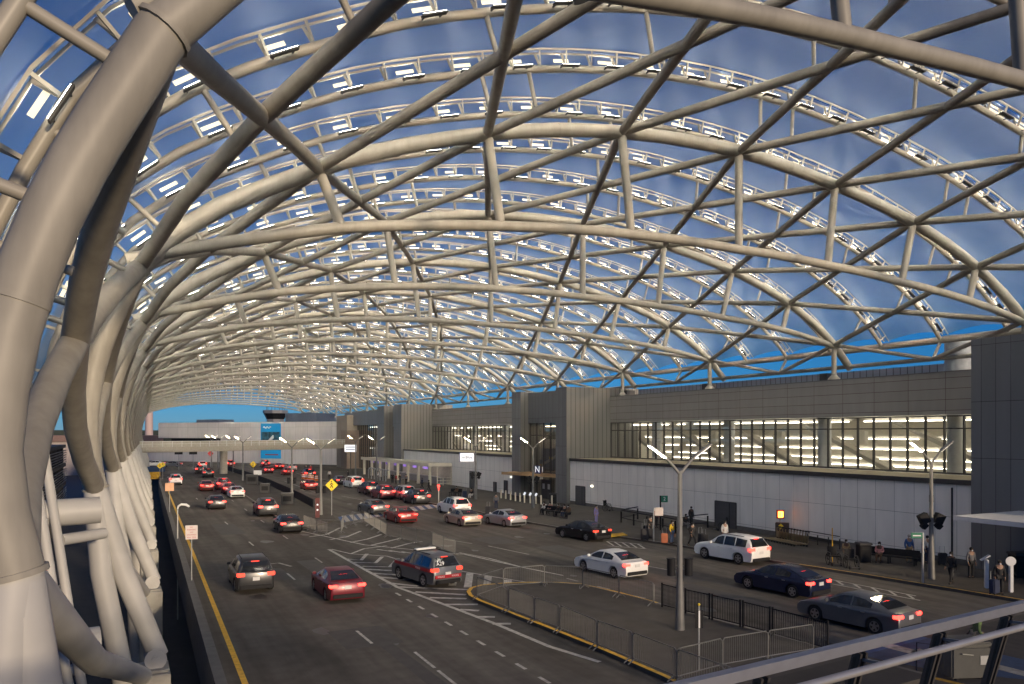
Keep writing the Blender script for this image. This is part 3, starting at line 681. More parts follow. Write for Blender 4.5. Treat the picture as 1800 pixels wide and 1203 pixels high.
for i in range(7):
    m = MB(); y = 115 + i * 4.9; m.bb(-.3, -.2, y, y + 2.2, 2.45, 2.95); m.build('screen', mat('screen_purple', (.1, .06, .2), .4, var=0, emit=(.35, .2, .7), es=.5), sh)
    m = MB(); m.bb(0, 1.6, y + 2.4, y + 2.6, 3.02, 3.08); m.build('lamp', TUBE, sh)

# ================================================================ FAR END
FW = panel_mat('far_white_panels', (.66, .62, .6), (.4, .38, .36), 4, 5, 'x', .6, .03)
fb = thing('far_terminal_wing', 'wide pale wall building closing the far end of the road', 'building', (9.6, 252, 0), math.atan2(206.5 - 253, 46 - 9.5))
L = 59
m = MB(); m.bb(0, L + 20, 0, 20, 6.9, 11.4); m.build('upper_wall', FW, fb)
m = MB(); m.bb(24.8, L + 20, .02, 20, 0, 6.897); m.bb(-14, 24.8, 1.5, 20, 0, 5.2); m.build('lower_wall', FW, fb)
m = MB(); m.bb(2.5, 24.79, 2.5, 20, 5.203, 6.897); m.build('dark_strip', BLACK, fb)
m = MB(); m.bb(9, 18, 6, 12, 11.4, 12.4); m.build('roof_unit', mat('unit_blue', (.07, .09, .13), .6), fb)
m = MB(); m.bb(44, 55, 5, 14, 11.4, 13.9); m.build('roof_unit', mat('unit_blue', (.07, .09, .13), .6), fb)
bb_ = thing('billboard', 'tall bright blue advertising banner hung on the pale far wall', 'billboard', (9.6, 252, 0), fb.rotation_euler.z)
def fbx(px):
    r = (px - CX) / F; dx, dy = cp * r + sp, -sp * r + cp; th = fb.rotation_euler.z; tx, ty = math.cos(th), math.sin(th)
    det = dx * -ty + tx * dy
    return (-9.6 * dy + 252 * dx) / (-(tx * dy - ty * dx)) * -1 if False else ((dx * 252 - dy * 9.6) / (dy * tx - dx * ty))
b0, b1 = fbx(459), fbx(494)
BLU = mat('banner_blue', (.01, .21, .42), .5, var=.05, emit=(.01, .25, .5), es=.22)
m = MB(); m.bb(b0, b1, -.16, -.02, 1.4, 11.0); m.build('banner', BLU, bb_)
m = MB(); m.bb(b0 + .3, b1 - .3, -.2, -.165, 5.6, 8.7); m.build('picture', mat('banner_dark', (.03, .09, .13), .5, var=.8, scale=.9), bb_)
m = MB()
for q in range(7): m.box((b0 + 3 + q * .35, -.22, 6.2 + q * .28 * (1 if q < 5 else -1)), (.5, .03, .9), 0, 0, Matrix.Rotation(.5 - q * .15, 3, 'Y'))
m.build('figure_shape', WTXT, bb_)
m = MB(); m.bb(b0 + 1.6, b1 - .8, -.2, -.165, 2.3, 2.6); m.build('red_line', REDP, bb_)
m = MB(); m.tube([(b0 + 1 + q * .3, -.19, 9.9 + .22 * math.sin(q * 1.7)) for q in range(10)], .2, 6); m.build('lettering_blur', WTXT, bb_); 
# control tower and the far left tower
ct = thing('control_tower', 'dark glazed control tower cab with antennas above the far wall', 'tower', (G(484, 800)[0] * 1.35, G(484, 800)[1] * 1.35, 0))
m = MB(); m.tube([(0, 0, 0), (0, 0, 15.6)], 4.4, 8); m.build('shaft', mat('tower_grey', (.16, .17, .19), .6), ct)
m = MB(); m.tube([(0, 0, 15.6), (0, 0, 16.2), (0, 0, 18.6), (0, 0, 18.61)], [4.6, 4.8, 6.0, 5.0], 8); m.build('cab', CARGL, ct)
m = MB(); m.tube([(0, 0, 18.6), (0, 0, 20.2)], [6.3, 6.4], 8); m.build('cab_roof', mat('tower_grey', (.16, .17, .19), .6), ct)
m = MB()
for q in range(7): a = q * .9; m.tube([(4.5 * math.cos(a), 4.5 * math.sin(a), 20.2), (4.5 * math.cos(a), 4.5 * math.sin(a), 22 + (q % 3))], .12, 5)
m.build('antenna', DARKM, ct)
lt = thing('far_tower', 'slim pale pink tower with a wide cap on the far skyline', 'tower', (G(262, 775)[0], G(262, 775)[1], LOW))
m = MB(); m.tube([(0, 0, 0), (0, 0, 47)], [4.2, 4.0], 16); m.build('shaft', mat('pink_concrete', (.5, .38, .36), .7), lt, 50)
m = MB(); m.tube([(0, 0, 40), (0, 0, 44), (0, 0, 46), (0, 0, 50), (0, 0, 51)], [4, 7, 8.5, 8.5, 4], 16); m.build('cab', mat('pink_concrete2', (.4, .36, .4), .6), lt, 50)
lo = thing('low_building', 'low brown roofed building beyond the far end of the canopy legs', 'building', (-14, 300, 0))
m = MB(); m.bb(-30, 26, 0, 20, LOW, 5.5); m.build('wall', mat('low_wall', (.3, .26, .25), .7), lo); m = MB(); m.bb(-31, 27, -1, 21, 5.5, 7.6); m.build('roof', mat('low_roof', (.16, .1, .09), .7), lo)

# footbridge
pa, pb = Vector((.5, 154.5, 0)), Vector((48.5, 182.6, 0)); th = math.atan2(pb.y - pa.y, pb.x - pa.x); BL = (pb - pa).length
fbg = thing('footbridge', 'pale concrete footbridge with railing crossing the far end of the roads', 'bridge', (pa.x, pa.y, 0), th)
BRP = mat('bridge_concrete', (.42, .38, .31), .7, var=.1)
m = MB(); m.bb(0, BL, -1.8, 1.8, 4.75, 5.6); m.bb(0, BL, -2.0, -1.8, 4.9, 5.75); m.build('bridge_deck', BRP, fbg)
m = MB(); m.bb(0, BL, -1.98, -1.9, 6.75, 6.85); m.bb(0, BL, -1.96, -1.92, 6.3, 6.36)
for i in range(29): x = i * BL / 28; m.bb(x - .05, x + .05, -1.99, -1.89, 5.7, 6.75)
o = m.build('railing', WHITE, fbg); MB().add([(0, -1.94, 5.75), (BL, -1.94, 5.75), (BL, -1.94, 6.75), (0, -1.94, 6.75)], [(0, 1, 2, 3)]).build('panel', mat('rail_mesh', (.45, .42, .34), .6), o)
m = MB(); m.bb(0, BL, 1.8, 1.9, 5.6, 6.8); m.build('rear_railing', mat('rail_mesh', (.45, .42, .34), .6), fbg)
cc = G(390, 834); dxy = Vector((cc.x - pa.x, cc.y - pa.y)); s_ = dxy.x * math.cos(th) + dxy.y * math.sin(th)
for s in (s_,): m = MB(); m.tube([(s, 0, 0), (s, 0, 4.75)], .75, 14); m.build('bridge_column', BRP, fbg, 50)

# ================================================================ VEHICLES
def lerp(a, b, t): return a + (b - a) * t
def plin(pts, y):
    if y <= pts[0][0]: return pts[0][1]
    for (a, b), (c, d) in zip(pts, pts[1:]):
        if y <= c: return lerp(b, d, (y - a) / (c - a + 1e-9))
    return pts[-1][1]
SPEC = {
 'sedan': dict(L=4.82, W=1.84, zb=.2, r=.33, ax=(1.42, -1.38), top=[(-2.41, .5), (-2.41, .8), (-2.34, 1.0), (-1.75, 1.04), (-.3, .98), (1.0, .97), (1.75, .88), (2.22, .74), (2.4, .56), (2.41, .4)],
   st=[(-1.98, 1.03), (-1.45, 1.24), (-.85, 1.41), (-.2, 1.46), (.25, 1.41), (.7, 1.21), (1.18, .97)], wb=.86, wt=.62, win=[(-1.2, -.33), (-.25, .72)], tz=.86, th=.15),
 'suv': dict(L=4.88, W=1.95, zb=.25, r=.38, ax=(1.45, -1.4), top=[(-2.43, .5), (-2.45, .85), (-2.4, 1.1), (-1.9, 1.13), (0, 1.1), (1.1, 1.1), (1.9, 1.04), (2.28, .9), (2.43, .66), (2.44, .42)],
   st=[(-2.4, 1.1), (-2.2, 1.42), (-1.98, 1.68), (-.9, 1.76), (.1, 1.74), (.45, 1.62), (1.22, 1.1)], wb=.91, wt=.7, win=[(-1.95, -1.12), (-1.05, -.2), (-.12, .82)], tz=1.02, th=.2),
 'van': dict(L=5.1, W=1.98, zb=.22, r=.35, ax=(1.6, -1.45), top=[(-2.54, .5), (-2.55, .9), (-2.5, 1.08), (-1.5, 1.08), (.6, 1.05), (1.6, 1.02), (2.2, .9), (2.48, .68), (2.55, .4)],
   st=[(-2.5, 1.08), (-2.4, 1.45), (-2.25, 1.7), (-1.0, 1.79), (.5, 1.74), (.95, 1.6), (1.85, 1.03)], wb=.93, wt=.76, win=[(-2.2, -1.15), (-1.05, .05), (.15, 1.2)], tz=1.2, th=.45),
}
def make_car(kind, extra=None):
    s = SPEC[kind]; L, W, zb, r = s['L'], s['W'], s['zb'], s['r']
    root = thing('parked_car', 'pattern', 'car')
    # lower body: the side profile with wheel openings, in four slices so the sides are rounded
    prof_ = [(-L / 2 + .02, zb + .12), (-L / 2 + .12, zb)]
    for a in (s['ax'][1], s['ax'][0]):
        ra = r + .07
        for q in range(9): t = math.pi * (1 - q / 8); prof_.append((a + ra * math.cos(t), max(zb, r + ra * math.sin(t))) if 0 < q < 8 else (a + ra * math.cos(t), zb))
    prof_ += [(L / 2 - .14, zb), (L / 2 - .01, zb + .14)] + s['top'][::-1]
    n = len(prof_); m = MB(); vs = []
    cz = .7
    for x, k in ((-W / 2, .0), (-W / 2 + .035, .5), (-W / 2 + .13, 1), (W / 2 - .13, 1), (W / 2 - .035, .5), (W / 2, 0)):
        for (y, z) in prof_:
            tp = 1 - .10 * abs(2 * y / L) ** 5
            dz = 0 if z < cz else (1 - k) * .16 * (z - cz) / .4
            vs.append((x * tp * (1 - .03 * max(0, z - cz)), y * (1 - .012 * (1 - k)), z - dz))
    fs = [tuple(range(n - 1, -1, -1)), tuple(5 * n + j for j in range(n))]
    for i in range(5): fs += [(i * n + j, i * n + (j + 1) % n, (i + 1) * n + (j + 1) % n, (i + 1) * n + j) for j in range(n)]
    m.add(vs, [f[::-1] for f in fs]).build('body', PAINT, root, 35)
    # cabin
    st, wb, wt = s['st'], s['wb'], s['wt']; bl = lambda y: plin(s['top'], y) - .03
    rows = []
    for i, (y, z) in enumerate(st):
        zb0 = min(bl(y), z); h = z - zb0; t = min(1, h / .45); we = lerp(wb, wt, t)
        rows.append([(-wb, y, zb0), (-we, y, max(zb0, z - .06)), (-we * .86, y, z), (we * .86, y, z), (we, y, max(zb0, z - .06)), (wb, y, zb0)])
    m = MB(); vs = [v for rr in rows for v in rr]
    fs = [(i * 6 + j, i * 6 + j + 1, (i + 1) * 6 + j + 1, (i + 1) * 6 + j) for i in range(len(rows) - 1) for j in range(5)]
    m.add(vs, [f[::-1] for f in fs]).build('cabin', PAINT, root, 40)
    ze = lambda y: plin([(a, b - .06) for a, b in st], y)
    for sd in (-1, 1):
        for k, (a, b) in enumerate(s['win']):
            m = MB(); vs = []; N = 5
            for i in range(N + 1):
                y = lerp(a, b, i / N); z0 = bl(y) + .05; z1 = ze(y) - .03; z1 = max(z1, z0 + .01); h = ze(y) - bl(y)
                xe = lerp(wb, wt, min(1, (ze(y) + .06 - bl(y)) / .45))
                for z in (z0, z1): t = (z - bl(y)) / max(h, .05); vs.append((sd * (lerp(wb, xe, min(1, t)) + .012), y, z))
            m.add(vs, [(2 * i, 2 * i + 2, 2 * i + 3, 2 * i + 1) if sd > 0 else (2 * i + 1, 2 * i + 3, 2 * i + 2, 2 * i) for i in range(N)]).build('side_window', CARGL, root)
    def glassquad(name, i0, i1, a=.1, b=.9):
        m = MB(); vs = []
        pts = st[i0:i1 + 1]; tot = [0]
        y0, z0 = pts[0]; y1, z1 = pts[-1]; N = 4
        sgn = -1 if y1 < 0 or y0 < -1 else 1
        for i in range(N + 1):
            y = lerp(y0, y1, lerp(a, b, i / N)); z = plin(st, y); zb0 = min(bl(y), z); t = min(1, (z - zb0) / .45); we = lerp(wb, wt, t) * .86
            vs += [(-we, y + sgn * .012, z + .014), (we, y + sgn * .012, z + .014)]
        m.add(vs, [(2 * i, 2 * i + 1, 2 * i + 3, 2 * i + 2) for i in range(N)]).build(name, CARGL, root)
    glassquad('rear_window', 0, 2); glassquad('windscreen', len(st) - 3, len(st) - 1, .02, .93)
    # wheels
    for a in s['ax']:
        for sd in (-1, 1):
            x = sd * (W / 2 - .13); m = MB()
            ringp = [(-.11, r * .66), (-.11, r * .93), (-.08, r), (.08, r), (.11, r * .93), (.11, r * .66)]
            K = 20; vs = [(x + dx, a + rr * math.cos(2 * math.pi * q / K), r + rr * math.sin(2 * math.pi * q / K)) for dx, rr in ringp for q in range(K)]
            m.add(vs, [(i * K + q, (i + 1) * K + q, (i + 1) * K + (q + 1) % K, i * K + (q + 1) % K) for i in range(5) for q in range(K)])
            m.tube([(x - .1, a, r), (x + .04, a, r)], r * .68, 16)
            wh = m.build('wheel', RUBBER, root, 40)
            m = MB(); xo = x + sd * .085
            for q in range(5):
                t = 2 * math.pi * q / 5 + .3; m.bar((xo, a, r), (xo, a + r * .64 * math.cos(t), r + r * .64 * math.sin(t)), .05, .09)
            m.tube([(xo - sd * .03, a, r), (xo + sd * .03, a, r)], .06, 10)
            for q in range(20):
                t0, t1 = 2 * math.pi * q / 20, 2 * math.pi * (q + 1) / 20; m.bar((xo, a + r * .64 * math.cos(t0), r + r * .64 * math.sin(t0)), (xo, a + r * .64 * math.cos(t1), r + r * .64 * math.sin(t1)), .04, .05)
            m.build('rim', CHROME, wh)
    # lamps, plate, trim
    for sd in (-1, 1):
        m = MB(); y = -L / 2 + .04; m.box((sd * (W / 2 - .25), y, s['tz']), (.34, .1, s['th'])); m.box((sd * (W / 2 - .1), y + .1, s['tz']), (.14, .24, s['th'] * .9))
        m.build('tail_light', TAIL, root, None, .02)
        m = MB(); m.box((sd * (W / 2 - .3), L / 2 - .1, .6), (.36, .16, .11), sd * -.25); m.build('headlight', HEAD, root, None, .02)
        m = MB(); m.box((sd * (W / 2 + .06), .78, bl(.8) + .12), (.2, .1, .14), sd * .1); m.build('mirror', PAINT, root, None, .03)
        m = MB()
        for yy in (-.95, .1): m.bar((sd * (W / 2 - .005), yy, bl(0) - .12), (sd * (W / 2 - .005), yy + .18, bl(0) - .12), .03, .025)
        m.build('door_handle', CHROME, root)
    for yy, k_ in ((-L / 2 - .005, .8), (L / 2 - .03, .7)): m = MB(); m.box((0, yy, .38), (W * k_, .1, .2)); m.build('bumper_trim', BLACK, root, None, .03)
    m = MB(); m.box((0, -L / 2 - .012, s['tz'] - .06 if kind == 'sedan' else .8), (.34, .03, .17)); m.build('licence_plate', PLATE, root)
    m = MB(); m.box((0, st[2][0] - .04 if kind != 'sedan' else -1.35, st[2][1] - .035 if kind != 'sedan' else 1.26), (.4, .07, .035)); m.build('centre_brake_light', TAIL, root)
    if kind != 'sedan':
        for sd in (-1, 1): m = MB(); m.tube([(sd * .62, -1.6, 1.76), (sd * .62, .1, 1.79)], .02, 6); m.build('roof_rail', BLACK, root)
    PROTOS.append(root); return root
CARS = {k: make_car(k) for k in SPEC}
index_children()
PC = dict(white=paint('white', (.75, .75, .74), .35, 0), silver=paint('silver', (.46, .47, .5), .3, .6), black=paint('black', (.012, .012, .014), .25, .1), navy=paint('navy', (.012, .018, .05), .25, .2),
          grey=paint('grey', (.16, .165, .175), .3, .5), red=paint('red', (.28, .012, .012), .3, .1), maroon=paint('maroon', (.16, .012, .025), .3, .2), gold=paint('champagne', (.4, .37, .31), .35, .4), dark=paint('charcoal', (.035, .036, .04), .3, .3), blue=paint('blue', (.05, .1, .22), .3, .3))
def heading(px, py):
    """the roads' direction at a place: towards their common far point"""
    return None
def put_car(kind, col, px, py, label, group, lit=True, rz=None, amber=False):
    p = G(px, py)
    if rz is None:
        if px < 600: rz = R(-1.2)
        else:
            i = min(range(len(KP) - 1), key=lambda q: abs((KP[q] + KP[q + 1]).y / 2 - p.y)); t = KP[i + 1] - KP[i]; rz = math.atan2(t.y, t.x) - math.pi / 2
            rz *= .9
    sw = {'paint_body': PC[col]}
    if lit: sw['tail_light'] = BRAKE
    return place(CARS[kind], p, rz, label, group, sw)
GL, GR = 'cars driving up the left roadway', 'cars along the terminal kerb and right roadway'
for a in [
 ('suv', 'white', 308, 852, 'pale grey estate car braking alone in the lane beside the yellow edge line', GL, True),
 ('sedan', 'red', 362, 862, 'red saloon in the middle lane ahead of the dark saloon with streaked lights', GL, True),
 ('suv', 'maroon', 391, 860, 'dark red off roader stopped by the median kerb, farthest of three braking there', GL, True),
 ('sedan', 'maroon', 402, 867, 'dark saloon stopped between a red off roader and a white coupe', GL, True),
 ('sedan', 'white', 414, 874, 'white coupe with glowing tail lights stopped by the median kerb', GL, True),
 ('suv', 'dark', 351, 832, 'small dark hatchback just left of the black off roader near the bridge', GL, True),
 ('suv', 'black', 365, 839, 'black off roader stopped near the footbridge column', GL, False),
 ('van', 'white', 355, 823.5, 'pale van under the footbridge beyond the black off roader', GL, False),
 ('sedan', 'dark', 379, 893, 'dark saloon with amber and red lights alone in the middle lane', GL, True),
 ('suv', 'dark', 466, 905, 'dark off roader with red lights glowing, stopped at the median kerb behind a black saloon', GL, True),
 ('sedan', 'black', 505, 933, 'black saloon stopped at the end of the median by the hatching', GL, True),
 ('suv', 'dark', 440, 1030, 'charcoal off roader moving up the left lanes past the turn arrow', GL, False),
 ('sedan', 'maroon', 592, 1045, 'maroon saloon moving up the left road beside the long white hatching line', GL, True),
 ('sedan', 'black', 1024, 947, 'glossy black saloon parked at the kerb by the yellow ramp', GR, False),
 ('sedan', 'silver', 886, 923, 'silver saloon waiting at the kerb with brake lights on', GR, True),
 ('sedan', 'gold', 812, 922, 'champagne saloon pulling out beside a white off roader', GR, True),
 ('suv', 'white', 797, 903, 'white off roader at the kerb half hidden by a champagne saloon', GR, True),
 ('sedan', 'navy', 1372, 1040, 'dark navy saloon driving beside the black fence', GR, True),
 ('sedan', 'grey', 1505, 1098, 'grey saloon nearest the balustrade, beside the fence end', GR, True),
 ('sedan', 'white', 1072, 1008, 'white saloon moving between the round nosed island and the parked black saloon', GR, True),
 ('suv', 'white', 1285, 985, 'large white off roader parked at the kerb behind the tall lamp post', GR, True),
 ('sedan', 'red', 703, 917, 'red saloon driving just past the blue and white crossing', GR, True),
 ('sedan', 'grey', 655, 902, 'grey saloon driving over the blue and white crossing', GR, True),
 ('suv', 'dark', 731, 885, 'dark off roader at the kerb just before the blue crossing', GR, True),
 ('suv', 'silver', 709, 877, 'pale silver off roader at the kerb ahead of the dark one by the crossing', GR, True),
 ('suv', 'maroon', 672, 876, 'maroon off roader double parked with red lights on', GR, True),
 ('suv', 'dark', 648, 868, 'charcoal off roader with a lit tail lamp strip behind the white van', GR, True),
 ('van', 'white', 621, 857, 'white passenger van stopped at the kerb', GR, False),
 ('sedan', 'dark', 596, 852, 'dark hatchback stopped ahead of the white van', GR, True),
 ('sedan', 'red', 542, 860, 'bright red saloon moving alone right of the black median barrier', GR, True),
 ('suv', 'black', 541, 840, 'black off roader parked among the orange striped barrels', GR, True),
 ('sedan', 'red', 504, 835, 'small red saloon level with the orange barrels', GR, True),
 ('sedan', 'maroon', 470, 832, 'dark red saloon beside the far yellow crossing sign', GR, True),
 ('sedan', 'red', 489, 825, 'red hatchback in the far stream of brake lights', GR, True),
 ('suv', 'maroon', 465, 821, 'dark red off roader leading the far stream of brake lights', GR, True),
 ('suv', 'red', 404, 821, 'red off roader crossing right behind the footbridge column', GR, True),
 ('sedan', 'white', 512, 827, 'white saloon near the far kerb with its lights on', GR, False),
]: put_car(*a)
for px, py, col, lb in [(272, 820, 'white', 'white saloon parked side on below the far pale wall'), (302, 821, 'grey', 'grey and silver saloon parked side on below the message boards')]:
    put_car('sedan', col, px, py, lb, 'cars parked side on at the far wall', False, R(75))

# police car with its light bar, stripe and number
pol = put_car('suv', 'grey', 748, 1022, 'grey and red police off roader with a roof light bar parked on the white hatching', 'police car', False, R(9)); pol['category'] = 'police car'; pol.name = 'police_car'; del pol['group']
STR = mat('police_red', (.42, .02, .03), .35, var=0)
m = MB(); m.box((0, .05, 1.84), (1.25, .3, .09)); m.build('light_bar', WHITE, pol, None, .02)
m = MB(); m.box((0, .05, 1.785), (1.3, .34, .025)); m.build('light_bar_base', BLACK, pol)
for sd in (-1, 1):
    m = MB(); m.box((sd * .985, -.15, .98), (.012, 4.0, .17)); m.build('side_stripe', STR, pol)
    t_ = text('POLICE', .16, WTXT, (sd * .996, -.9, .98), R(90) if sd > 0 else R(-90), 'lettering', pol, .002)
m = MB(); m.box((0, -2.462, .66), (1.6, .05, .17)); m.build('rear_stripe', STR, pol)
for q in (-.45, .42): text('POLICE', .13, WTXT, (q, -2.492, .66), 0, 'lettering', pol, .002)
text('A29', .3, WTXT, (-.42, -2.335, 1.34), 0, 'lettering', pol, .002).rotation_euler = (R(68), 0, 0)

# ================================================================ STREET FURNITURE
def make_lamp():
    root = thing('street_lamp', 'pattern', 'street lamp')
    m = MB(); m.tube([(0, 0, 0), (0, 0, .3), (0, 0, 1.5), (0, 0, 2.2), (0, 0, 6.6)], [.2, .19, .16, .125, .085], 14); m.tube([(0, 0, 4.3), (0, 0, 4.7)], .12, 10); m.build('pole', POLE, root, 40)
    for sd in (-1, 1):
        m = MB(); m.tube([(0, 0, 6.45), (sd * .35, 0, 6.85), (sd * .75, 0, 7.25), (sd * 1.1, 0, 7.5)], [.07, .06, .055, .05], 8); a = m.build('arm', POLE, root, 40)
        m = MB(); m.bar((sd * .62, 0, 7.16), (sd * 1.42, 0, 7.7), .22, .07); h = m.build('lamp_head', POLE, a)
        m = MB(); m.bar((sd * .66, 0, 7.13), (sd * 1.38, 0, 7.62), .15, .025); m.build('lens', LAMPON if sd < 0 else LAMPDIM, h)
    PROTOS.append(root); return root
LP = make_lamp(); index_children()
for px, py, z, lb in [(1195, 1107, .15, 'tall Y shaped lamp post standing on the round nosed island'), (1637, 1018, .15, 'Y shaped lamp post on the pavement behind the green sign'), (937, 893, .15, 'Y shaped lamp post in front of the entrance roof and its bollards'),
    (836, 878, .15, 'Y shaped lamp post in front of the white lit sign'), (564, 905, .15, 'Y shaped lamp post beside the yellow crossing sign at the median end'), (513, 884, .15, 'Y shaped lamp post halfway along the median barrier'),
    (427, 845, .15, 'Y shaped lamp post at the median beyond the utility cabinets'), (410, 832, .15, 'Y shaped lamp post nearest the footbridge column on the median'), (625, 838, .15, 'Y shaped lamp post on the far pavement behind the white van'), (662, 846, .15, 'Y shaped lamp post at the shelter end by the bent bollards'),
    (372, 822, .15, 'Y shaped lamp post beyond the footbridge left of its column'), (383, 824, .15, 'Y shaped lamp post just behind the footbridge column')]:
    p = G(px, py, z); place(LP, p, R(-12), lb, 'Y shaped street lamps')
m = MB(); cl_ = thing('street_lamp', 'small curved white lamp on the left parapet overhanging the road', 'street lamp', (XL(62) - .2, 62, .5))
m.tube([(0, 0, -6), (0, 0, 2.2)], .05, 8); m.build('pole', GALV, cl_); m = MB(); m.tube([(0, 0, 2.2), (.05, 0, 2.4), (.25, 0, 2.52), (.6, 0, 2.47), (.8, 0, 2.32)], [.05, .07, .08, .1, .07], 10); m.build('lamp_head', WHITE, cl_, 50)
# loudspeaker clusters on the two near lamp posts
for px, py, z, h, lb in [(1195, 1107, 2.6, 1, 'pair of black signal boxes hung on the island lamp post'), (1637, 1018, 3.2, 2, 'pair of black flood speakers on the pavement lamp post'), (836, 878, 2.9, 2, 'black speaker pair on the lamp post by the white lit sign'), (937, 893, 3.0, 2, 'black speaker pair on the lamp post before the entrance'), (564, 905, 2.5, 1, 'black signal box pair on the lamp post at the median end'), (513, 884, 2.6, 1, 'black signal box pair on the mid median lamp post')]:
    p = G(px, py, .15); t = thing('loudspeaker', lb, 'speaker', (p.x, p.y, .15 + z), R(-27), 'black boxes on lamp posts')
    for sd in (-1, 1):
        m = MB()
        if h == 1: m.tube([(sd * .36, 0, -.35), (sd * .36, 0, .33)], .17, 14); m.tube([(sd * .36, 0, .33), (sd * .36, 0, .36)], .19, 14)
        else: m.box((sd * .42, 0, .18), (.5, .4, .55), 0, 0, Matrix.Rotation(sd * .45, 3, 'Y')); m.box((sd * .4, 0, -.22), (.34, .3, .3), 0, 0, Matrix.Rotation(sd * .8, 3, 'Y'))
        m.build('box', BLACK, t, 40, .02 if h == 2 else 0)
    m = MB(); m.bar((-.4, 0, 0), (.4, 0, 0), .08, .1); m.build('bracket', DARKM, t)

def sign(name, label, loc, rz, w, h, zc, face, txts, post=True, pr=.035, extra=None, group=None, postx=0, dbl=0):
    t = thing(name, label, 'sign', loc, rz, group)
    if post:
        m = MB(); m.tube([(postx, .05, 0), (postx, .05, zc + h / 2)], pr, 8); m.build('post', GALV, t)
    m = MB(); m.box((0, 0, zc), (w, .03 if not dbl else dbl, h)); m.build('panel', face, t, None, .005)
    for (s, size, mm, dx, dz) in txts: text(s, size, mm, (dx, -.02 - dbl / 2, zc + dz), 0, 'lettering', t, .003)
    return t
p = G(327, 1040); pl = thing('warning_sign', 'white sign with red lettering on a post at the left parapet', 'sign', (XL(44) - .15, 44.0, .5), R(-8))
m = MB(); m.tube([(0, .04, -2), (0, .04, 2.9)], .03, 8); m.build('post', GALV, pl)
m = MB(); m.box((0, 0, 2.55), (.6, .03, .74)); m.build('panel', mat('sign_pinkwhite', (.68, .6, .57), .5, var=.04), pl)
for q, s in enumerate(['NO', 'PARKING', 'NO', 'STOPPING', 'ANY TIME']): text(s, .1, REDP, (0, -.02, 2.82 - q * .135), 0, 'lettering', pl, .003)
p2 = thing('warning_sign', 'small orange white notice on the left parapet beyond the white sign', 'sign', (XL(83) - .2, 83, .5), R(-5))
m = MB(); m.tube([(0, .04, -1), (0, .04, 3)], .035, 8); m.build('post', GALV, p2); m = MB(); m.box((0, 0, 2.5), (.8, .03, .8)); m.build('panel', mat('notice_orange', (.7, .38, .22), .5, var=.1), p2)
def ped_sign(px, py, z, lb, base=.15, rz=-.3, sz=.62):
    p = G(px, py, base); t = thing('crossing_sign', lb, 'sign', p, rz)
    m = MB(); m.tube([(0, .05, 0), (0, .05, z + .3)], .04, 8); m.build('post', GALV, t)
    m = MB(); r_ = sz
    m.add([(0, 0, z - r_), (r_, 0, z), (0, 0, z + r_), (-r_, 0, z), (0, .03, z - r_), (r_, .03, z), (0, .03, z + r_), (-r_, .03, z)], [(0, 1, 2, 3), (7, 6, 5, 4), (0, 4, 5, 1), (1, 5, 6, 2), (2, 6, 7, 3), (3, 7, 4, 0)]); m.build('panel', YEL, t)
    m = MB(); k = sz / .62
    m.tube([(-.02 * k, -.012, z + .34 * k), (-.02 * k, -.02, z + .34 * k)], .065 * k, 10)
    for a, b in [((-.02, .25), (.0, .0)), ((0, 0), (.13, -.28)), ((0, 0), (-.14, -.28)), ((-.02, .2), (.15, .05)), ((-.02, .2), (-.15, .02))]: m.bar((a[0] * k, -.016, z + a[1] * k), (b[0] * k, -.016, z + b[1] * k), .008, .075 * k)
    m.build('walking_figure', BTXT, t)
    m = MB(); m.box((0, .01, z - sz * .95), (.5 * k, .02, .12 * k)); m.build('arrow_plate', BTXT, t)
ped_sign(583, 906, 3.0, 'large yellow diamond pedestrian sign at the end of the median')
ped_sign(445, 842, 2.6, 'small yellow diamond sign on the median beyond the utility cabinets')
ped_sign(281, 845, 2.6, 'yellow diamond sign at the far left edge by the blue barrier', 0, 0, .55); ped_sign(286, 842, 2.6, 'second yellow sign just right of the far left diamond', 0, 0, .5)
p = G(370, 822); t = thing('stop_sign', 'orange red diamond sign in front of the far wall beside the footbridge column', 'sign', p); m = MB(); m.tube([(0, .05, 0), (0, .05, 3.6)], .06, 8); m.build('post', GALV, t)
m = MB(); m.add([(0, 0, 2.6), (.7, 0, 3.4), (0, 0, 4.2), (-.7, 0, 3.4), (0, .04, 2.6), (.7, .04, 3.4), (0, .04, 4.2), (-.7, .04, 3.4)], [(0, 1, 2, 3), (7, 6, 5, 4), (0, 4, 5, 1), (1, 5, 6, 2), (2, 6, 7, 3), (3, 7, 4, 0)]); m.build('panel', REDP, t)
for px, lb in [(314, 'dark message board under the footbridge, the one nearer the canopy legs'), (339.5, 'dark message board under the footbridge, the one nearer its column')]:
    p = G(px, 826); t = thing('message_board', lb, 'sign', (p.x, p.y, 0), R(-12)); m = MB(); m.box((0, 0, 3.9), (1.7, .2, .85)); m.build('screen', BLACK, t); m = MB(); m.tube([(0, .15, 0), (0, .15, 3.6)], .06, 6); m.build('post', GALV, t)
sign('white_sign', 'blank white sign on the median among the utility cabinets', G(453, 852, .15), -.2, 1.2, .7, 1.9, WHITE, [])
